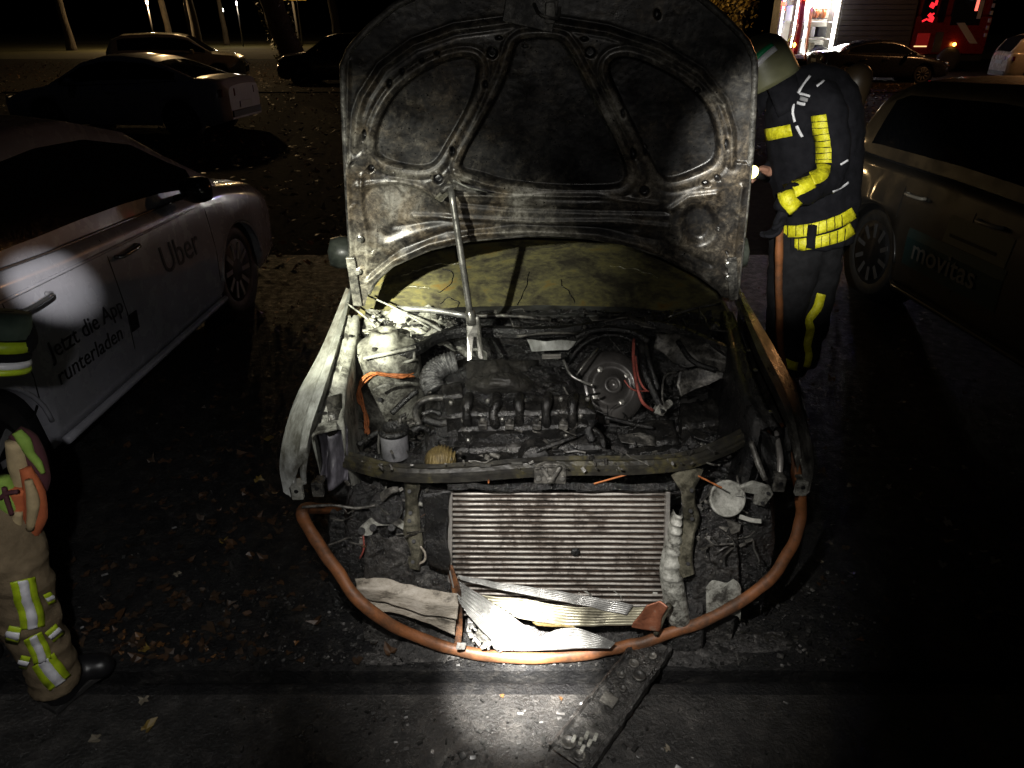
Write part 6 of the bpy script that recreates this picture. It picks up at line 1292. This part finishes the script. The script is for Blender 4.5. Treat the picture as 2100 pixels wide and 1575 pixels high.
def hand(name, wrist, dirv, palm_n, parent, m, s_=1.0, curl=1.0):
    """Palm, four unequal curled fingers and a thumb off the side of the palm."""
    d = Vector(dirv).normalized(); nrm = Vector(palm_n); nrm = (nrm - d*nrm.dot(d)).normalized(); side = d.cross(nrm); w = Vector(wrist)
    J = {'w': (w, .026*s_), 'p': (w + d*.05*s_, .030*s_)}; B = [('w', 'p')]
    for k, (o_, l_) in enumerate(((-.033, .072), (-.011, .082), (.011, .076), (.033, .060))):
        b0 = w + d*.085*s_ + side*o_*s_; a = b0; J['m%d' % k] = (w + d*.04*s_ + side*o_*.7*s_, .015*s_); J['k%d0' % k] = (b0, .0115*s_); dd = d
        ch = ['m%d' % k, 'k%d0' % k]
        for q in range(3):
            ang = curl*(.55 + .35*q); dd = (d*math.cos(ang) + nrm*math.sin(ang)); a = a + dd*l_*s_*(.42 if q == 0 else .30); J['k%d%d' % (k, q+1)] = (a, (.0105 - .001*q)*s_); ch.append('k%d%d' % (k, q+1))
        B.append(tuple(ch))
    t0 = w + d*.03*s_ - side*.032*s_; t1 = t0 + (d*.5 - side*.6 + nrm*.5).normalized()*.040*s_; t2 = t1 + (d*.7 + nrm*.7).normalized()*.036*s_
    J['t0'] = (t0, .015*s_); J['t1'] = (t1, .0125*s_); J['t2'] = (t2, .0105*s_); B.append(('t0', 't1', 't2'))
    return skinned(name, J, B, m, parent, .0055, 2)
def head(name, c, r_, fdir, parent, m, updir=(0, 0, 1)):
    f = Vector(fdir).normalized(); up = (Vector(updir) - f*Vector(updir).dot(f)).normalized(); sd = f.cross(up); c = Vector(c)
    b = MB()
    b.tube([c - up*r_*.95 + f*r_*.35, c - up*r_*.45 + f*r_*.15, c + up*r_*.15 - f*r_*.02, c + up*r_*.75 - f*r_*.08], [r_*.45, r_*.70, r_*.84, r_*.5], 18, 6)
    b.tube([c + f*r_*.78 + up*r_*.15, c + f*r_*1.02 - up*r_*.22], [r_*.10, r_*.17], 10)          # nose
    for s_ in (-1, 1):
        b.tube([c + sd*s_*r_*.84 + up*r_*.12 - f*r_*.02, c + sd*s_*r_*.84 - up*r_*.22], [r_*.14, r_*.10], 8)     # ears
        b.tube([c + f*r_*.72 + sd*s_*r_*.14 + up*r_*.22, c + f*r_*.62 + sd*s_*r_*.48 + up*r_*.22], [r_*.12, r_*.08], 8)   # brows
    b.tube([c + f*r_*.80 - up*r_*.52 - sd*r_*.22, c + f*r_*.86 - up*r_*.52, c + f*r_*.80 - up*r_*.52 + sd*r_*.22], r_*.075, 8, 3)   # mouth
    b.tube([c - up*r_*1.5 - f*r_*.25, c - up*r_*.4 - f*r_*.15], [r_*.5, r_*.5], 14)               # neck
    J = {}
    return b, (f, up, sd)

# ---- firefighter standing at the far side of the burnt car
FP = thing('person', 'firefighter in black coat with yellow bands and pale helmet, standing behind the bonnet', 'person', (1.62, 3.95, 0))
P = lambda u, v, y: at(u, v, y=y)
hb, fr = head('head', P(1566, 132, 3.93), .105, (-.85, -.15, -.52), FP, skin_m, (-.4, 0, .9))
hc = P(1566, 132, 3.93)
J = {'neck': (P(1618, 190, 3.95), .062), 'chest': (P(1650, 245, 3.95), .15), 'waist': (P(1665, 380, 3.95), .12), 'hip': (Vector((1.66, 3.96, .92)), .10),
     'kl': (Vector((1.58, 3.84, .50)), .055), 'fl': (Vector((1.60, 3.83, .10)), .05), 'kr': (Vector((1.80, 3.98, .50)), .055), 'fr': (Vector((1.78, 3.98, .10)), .055)}
def add_head(b): b.add(hb.v, hb.f)
body = skinned('body', J, [('neck', 'chest', 'waist', 'hip'), ('hip', 'kl', 'fl'), ('hip', 'kr', 'fr')], skin_m, FP, .010, 3, add_head)
sh = P(1692, 222, 3.80); elb = P(1703, 352, 3.74); wri = P(1632, 398, 3.56); wr2 = P(1606, 436, 3.54)
J = {'n': (P(1612, 172, 3.95), .090), 'ch': (P(1645, 235, 3.96), .195), 'bk': (P(1690, 205, 4.00), .165), 'bk2': (P(1700, 330, 4.02), .175), 'w': (P(1658, 340, 3.96), .20), 'h': (P(1668, 420, 3.96), .195), 'hem': (P(1668, 492, 3.96), .215),
     's1': (sh, .095), 'e1': (elb, .082), 'w1': (wri, .066), 'w2': (wr2, .055), 's2': (P(1610, 225, 4.12), .085), 'e2': (P(1600, 330, 4.18), .075), 'w3': (P(1580, 352, 3.98), .055)}
jk = skinned('jacket', J, [('n', 'ch', 'w', 'h', 'hem'), ('n', 'bk', 'bk2', 'hem'), ('ch', 's1', 'e1', 'w1', 'w2'), ('ch', 's2', 'e2', 'w3')], cloth, FP, .014, 4, None, ('hem', 'w2', 'w3'))
J = {'h': (Vector((1.63, 3.96, .88)), .17), 'kl': (Vector((1.58, 3.84, .50)), .105), 'fl': (Vector((1.60, 3.83, .09)), .098), 'hr': (Vector((1.74, 3.97, .86)), .14), 'kr': (Vector((1.80, 3.98, .50)), .105), 'fr': (Vector((1.78, 3.98, .09)), .098)}
tr = skinned('trousers', J, [('h', 'kl', 'fl'), ('h', 'hr', 'kr', 'fr')], cloth2, FP, .014, 4, None, ('fl', 'fr'))
for x, y in ((1.60, 3.83), (1.78, 3.98)):
    skinned('boot', {'a': (Vector((x, y, .14)), .062), 'b': (Vector((x, y, .055)), .055), 'c': (Vector((x - .17, y - .03, .045)), .045)}, [('a', 'b'), ('b', 'c')], boot_m, FP, .012, 3)
# helmet: shell with brim, green and white band
hax = fr[1]
hm = MB(); hp_ = hc + hax*.01
hm.lathe([(.118, -.10), (.130, -.10), (.129, -.08), (.126, -.04), (.124, .0), (.118, .045), (.100, .088), (.07, .115), (.03, .13), (0, .132)], hp_, hax, 34)
for i, v_ in enumerate(hm.v):
    w_ = Vector(v_) - hp_; k = w_.dot(fr[0]); hm.v[i] = tuple(Vector(v_) + fr[0]*k*.16 - (hax*abs(k)*.10 if k < 0 else Vector((0, 0, 0))))
helm_m = mat('helmet', [(0.3, (0.10, 0.10, 0.055)), (0.7, (0.16, 0.16, 0.09))], 8, 5, (0.35, 0.5), 0, .1, 80)
he = hm.build('helmet', helm_m, FP, smooth=True)
bvh_h = bvh(he)
ng = []
for k in range(7):
    row = []
    for a_ in np.linspace(R(55), R(305), 26):
        r_ = .118 + .012*k/6 + .004*noise.noise((a_*3, k*.5, 2)); row.append(hp_ + (fr[0]*math.cos(a_) + fr[2]*math.sin(a_))*r_ - hax*(.085 + .028*k))
    ng.append(row)
MB().grid(ng).build('neck_guard', cloth, he, smooth=True, solid=.004)
green = mat('green_band', (0.01, 0.32, 0.12), rough=(.5, .5)); 
tape(bvh_h, [(1549, 122), (1564, 106), (1584, 92)], 10, green, 'green_band', he, .004)
tape(bvh_h, [(1550, 135), (1570, 115), (1590, 99)], 11, M['tape_w'], 'white_band', he, .005)
bvj = bvh(jk)
arm_l = [(1680, 236), (1684, 270), (1690, 305), (1690, 335), (1684, 358), (1660, 372), (1640, 384)]
tape(bvj, arm_l[:4], 30, M['tape'], 'reflective_band', jk); tape(bvj, [(1690, 338), (1684, 358), (1664, 368)], 26, M['tape'], 'reflective_band', jk); tape(bvj, [(1668, 372), (1640, 384), (1612, 394)], [26, 30, 34], M['tape'], 'reflective_band', jk)
tape(bvj, [(1612, 392), (1616, 410), (1632, 428)], 32, M['tape'], 'reflective_band', jk)
tape(bvj, [(1566, 277), (1590, 273), (1624, 266)], 24, M['tape'], 'reflective_band', jk)
tape(bvj, [(1577, 470), (1620, 474), (1665, 470), (1720, 453), (1750, 436)], 24, M['tape'], 'reflective_band', jk, cross=4)
tape(bvj, [(1583, 500), (1620, 502), (1665, 498), (1720, 484), (1748, 468)], 24, M['tape'], 'reflective_band', jk, cross=4)
tape(bvj, [(1667, 460), (1664, 490), (1662, 508)], 18, cloth, 'coat_zip', jk, .014)
for k in range(9):
    u = 1604 + k*15; v0 = 470 - max(0, (u - 1665)*.30)
    tape(bvj, [(u, v0 - 13), (u, v0 + 13)], 1.2, cloth, 'band_stitch', jk, .011); tape(bvj, [(u + 6, v0 + 17), (u + 5, v0 + 42)], 1.2, cloth, 'band_stitch', jk, .011)
for k in range(7): tape(bvj, [(1668 + k*1.0, 250 + k*13), (1700 + k*1.0, 248 + k*13)], 1.4, cloth, 'band_stitch', jk, .011)
tape(bvj, [(1660, 157), (1648, 175), (1638, 192)], 5, M['tape_w'], 'white_piping', jk); tape(bvj, [(1628, 214), (1626, 232), (1630, 250)], 5, M['tape_w'], 'white_piping', jk); tape(bvj, [(1634, 258), (1640, 270), (1645, 280)], 6, M['tape_w'], 'white_piping', jk)
tape(bvj, [(1641, 193), (1652, 195), (1662, 198)], 5, M['tape_w'], 'white_piping', jk); tape(bvj, [(1636, 211), (1645, 213), (1652, 214)], 6, M['tape_w'], 'white_piping', jk)
tape(bvj, [(1642, 202), (1657, 206)], 8, mat('badge_grey', (.25, .25, .26), rough=(.6, .6)), 'shoulder_badge', jk)
tape(bvj, [(1706, 392), (1722, 386), (1738, 374)], 4, M['tape_w'], 'white_piping', jk); tape(bvj, [(1722, 338), (1737, 328)], 4, M['tape_w'], 'white_piping', jk); tape(bvj, [(1675, 178), (1690, 166)], 4, M['tape_w'], 'white_piping', jk)
bvt = bvh(tr)
tape(bvt, [(1684, 602), (1676, 630), (1660, 655), (1662, 675), (1656, 705), (1658, 730), (1650, 765), (1644, 795)], [18, 18, 14, 17, 15, 14, 12, 8], M['tape'], 'reflective_band', tr, cross=3)
tape(bvt, [(1608, 742), (1622, 748), (1636, 752)], 18, M['tape'], 'reflective_band', tr)
hand('hand', wr2, (-.25, -.1, -.95), (-.9, -.1, .2), FP, cloth, 1.05, 1.2)
hand('hand', P(1580, 352, 3.98), (-.9, -.2, .1), (0, -.4, -.9), FP, skin_m, 1.0, 1.3)
# torch held in the far hand
TO = thing('hand_torch', 'lit hand torch held by the standing firefighter', 'torch', tuple(P(1560, 352, 3.9)))
a, b_ = P(1572, 368, 3.92), P(1543, 353, 3.80)
MB().tube([a, a.lerp(b_, .65), b_], [.020, .022, .034], 14).build('barrel', M['trim'], TO, smooth=True)
MB().lathe([(0, .0), (.020, .008), (.032, .010), (.034, 0)], b_, (b_ - a).normalized() , 16).build('lens', emis('torch_lens', (1.0, .86, .25), 7.0), TO, smooth=True)
# air cylinder on the back
AC = thing('air_cylinder', 'dull brown air cylinder on the back of the standing firefighter', 'air cylinder', tuple(P(1742, 190, 4.05)))
MB().lathe([(0, -.20), (.05, -.19), (.08, -.14), (.082, .06), (.065, .115), (.035, .14), (0, .145)], P(1748, 190, 4.14), (.15, 0, .98), 22).build('tank', mat('tank_brown', (0.028, 0.018, 0.009), rough=(.4, .4)), AC, smooth=True)
MB().lathe([(.03, 0), (.03, .03), (0, .03)], P(1748, 190, 4.14) + Vector((.02, 0, -.23)), (0, 0, 1), 12).build('valve', M['steel'], AC)

# ---- firefighter at the left edge: sleeve, gloves on the belt, tan trousers
FL = thing('person', 'firefighter in tan trousers and dark coat cut off by the left edge', 'person', (-1.60, 1.62, 0))
J = {'neck': (Vector((-1.78, 1.60, 1.55)), .06), 'chest': (Vector((-1.78, 1.60, 1.35)), .14), 'hip': (Vector((-1.72, 1.58, .98)), .13), 'kl': (at(20, 1130, y=1.56), .06), 'fl': (at(105, 1385, .12), .05), 'kr': (Vector((-1.85, 1.62, .52)), .06), 'fr': (Vector((-1.88, 1.62, .1)), .05)}
hb, fr2 = head('head', Vector((-1.76, 1.62, 1.74)), .105, (.6, .7, -.3), FL, skin_m)
skinned('body', J, [('neck', 'chest', 'hip'), ('hip', 'kl', 'fl'), ('hip', 'kr', 'fr')], skin_m, FL, .012, 3, lambda b: b.add(hb.v, hb.f))
J = {'n': (Vector((-1.78, 1.60, 1.56)), .09), 'c': (Vector((-1.80, 1.60, 1.32)), .19), 'h': (Vector((-1.78, 1.58, .92)), .21), 's': (Vector((-1.62, 1.66, 1.46)), .09), 'e': (Vector((-1.44, 1.62, 1.24)), .078), 'w': (at(18, 690, y=1.66), .062)}
jl = skinned('jacket', J, [('n', 'c', 'h'), ('c', 's', 'e', 'w')], cloth, FL, .014, 4)
knee, ank = at(-8, 1085, y=1.54), at(116, 1398, .10)
J = {'h': (Vector((-1.68, 1.56, .98)), .15), 'k': (knee, .088), 'm': (knee.lerp(ank, .5) + Vector((0.0, -.005, 0)), .076), 'a': (ank, .072), 'hr': (Vector((-1.80, 1.58, .94)), .15), 'kr': (Vector((-1.92, 1.66, .5)), .085), 'ar': (Vector((-1.96, 1.68, .10)), .075)}
tl = skinned('trousers', J, [('h', 'k', 'm', 'a'), ('hr', 'kr', 'ar')], tan, FL, .009, 2, None, ('a', 'ar'))
bo_ = skinned('boot', {'a': (ank + Vector((0, 0, .05)), .058), 'b': (Vector((ank.x, ank.y, .065)), .052), 'm': (at(165, 1372, .062), .045), 'c': (at(208, 1366, .055), .042)}, [('a', 'b'), ('b', 'm', 'c')], boot_m, FL, .010, 2)
t0_, t1_ = Vector((ank.x, ank.y, .016)), at(212, 1368, .016); d0 = (t1_ - t0_).normalized(); s0 = Vector((-d0.y, d0.x, 0))
MB().plate([t0_ - d0*.05 - s0*.035, t0_ + d0*.08 - s0*.034, t1_ - d0*.03 - s0*.045, t1_ + d0*.035 - s0*.02, t1_ + d0*.035 + s0*.02, t1_ - d0*.03 + s0*.045, t0_ + d0*.08 + s0*.034, t0_ - d0*.05 + s0*.035], (0, 0, .022)).build('sole', M['rubber'], bo_, bevel=.004)
skinned('boot', {'a': (Vector((-1.88, 1.60, .14)), .06), 'b': (Vector((-1.88, 1.60, .055)), .052), 'c': (Vector((-1.80, 1.76, .045)), .042)}, [('a', 'b'), ('b', 'c')], boot_m, FL, .012, 3)
bt = bvh(tl)
def tri_tape(line, w):
    tape(bt, line, w, M['tape_g'], 'lime_band', tl, .006, 8, 5); tape(bt, line, w*.42, M['tape_w'], 'silver_band', tl, .010, 8, 3)
tri_tape([(44, 1186), (52, 1220), (62, 1255), (66, 1285)], 46); tri_tape([(66, 1300), (78, 1325), (88, 1352)], 38); tri_tape([(88, 1350), (104, 1375), (122, 1398)], 50)
tri_tape([(18, 1295), (42, 1300)], 34); tri_tape([(42, 1352), (60, 1356)], 26); tri_tape([(90, 1228), (104, 1222)], 24); tri_tape([(98, 1305), (118, 1288)], 26)
# sleeve cuff bands
bj = bvh(jl)
cuff = mat('cuff_green', [(0.3, (0.05, 0.08, 0.06)), (0.7, (0.09, 0.13, 0.10))], 20, 5, (.8, .9))
wp, ep = J['h'][0], None
w0 = at(18, 690, y=1.66); d_ = (w0 - Vector((-1.44, 1.62, 1.24))).normalized()
for t0, t1, m, nm in ((-.12, -.02, cuff, 'cuff_sleeve'), (-.01, .035, M['tape_g'], 'lime_band'), (.04, .07, cloth, 'cuff_gap'), (.074, .10, M['tape_w'], 'silver_band'), (.102, .125, M['tape_g'], 'lime_band')):
    c0 = at(2, 640, y=1.66); c1 = at(2, 760, y=1.62); dd = (c1 - c0).normalized(); L_ = (c1 - c0).length
    p0 = c0 + dd*L_*((t0 + .12)/.245); p1 = c0 + dd*L_*((t1 + .12)/.245)
    MB().tube([p0, p0.lerp(p1, .5), p1], [.064, .066, .064], 20).build(nm, m, jl, smooth=True)
# gloves clipped to the belt
GL = thing('work_gloves', 'orange and lime work gloves hanging beside the left firefighter', 'gloves', tuple(at(30, 1100, y=1.56)))
gor = mat('glove_orange', [(0.3, (0.28, 0.06, 0.02)), (0.7, (0.42, 0.11, 0.035))], 25, 5, (.8, .9), 0, .4, 80); gcr = mat('glove_cream', [(0.3, (0.26, 0.20, 0.11)), (0.7, (0.40, 0.31, 0.17))], 25, 5, (.8, .9), 0, .4, 80); glm = mat('glove_lime', [(0.3, (0.14, 0.24, 0.03)), (0.7, (0.23, 0.36, 0.06))], 25, 5, (.8, .9), 0, .4, 80); gmr = mat('glove_maroon', (0.06, 0.015, 0.02), rough=(.8, .8))
def fing(nm, pts, r_, m, yy): return MB().tube([at(u, v, y=yy) for u, v in pts], r_, 12, 5).build(nm, m, GL, smooth=True)
fing('cuff', [(30, 885), (52, 905), (70, 940), (82, 985), (86, 1010)], [.02, .03, .03, .026, .012], gmr, 1.60)
fing('cuff_edge', [(34, 885), (50, 905), (62, 930), (78, 950), (88, 970)], [.012, .016, .011, .010, .006], glm, 1.575)
fing('finger', [(30, 905), (38, 950), (45, 990), (32, 1040)], [.022, .026, .024, .02], gcr, 1.575)
fing('finger', [(52, 960), (70, 1010), (74, 1060), (62, 1102)], [.014, .026, .028, .017], gor, 1.56)
fing('finger', [(36, 1000), (36, 1050), (30, 1108)], [.022, .024, .019], gor, 1.55)
fing('finger', [(4, 1060), (2, 1100), (0, 1112)], [.022, .022, .018], gor, 1.55)
fing('finger_stripe', [(58, 985), (68, 1030), (62, 1085)], [.009, .016, .010], gcr, 1.535)
fing('finger_stripe', [(38, 1050), (34, 1075), (30, 1100)], [.010, .015, .010], gcr, 1.53)
fing('back_of_hand', [(2, 980), (12, 1010), (22, 1030), (12, 1058)], [.02, .035, .034, .02], glm, 1.55)
fing('knuckle_strap', [(0, 1022), (14, 1012), (36, 1008)], .006, gmr, 1.512); fing('knuckle_strap', [(8, 1000), (14, 1025), (24, 1055)], .006, gmr, 1.512)
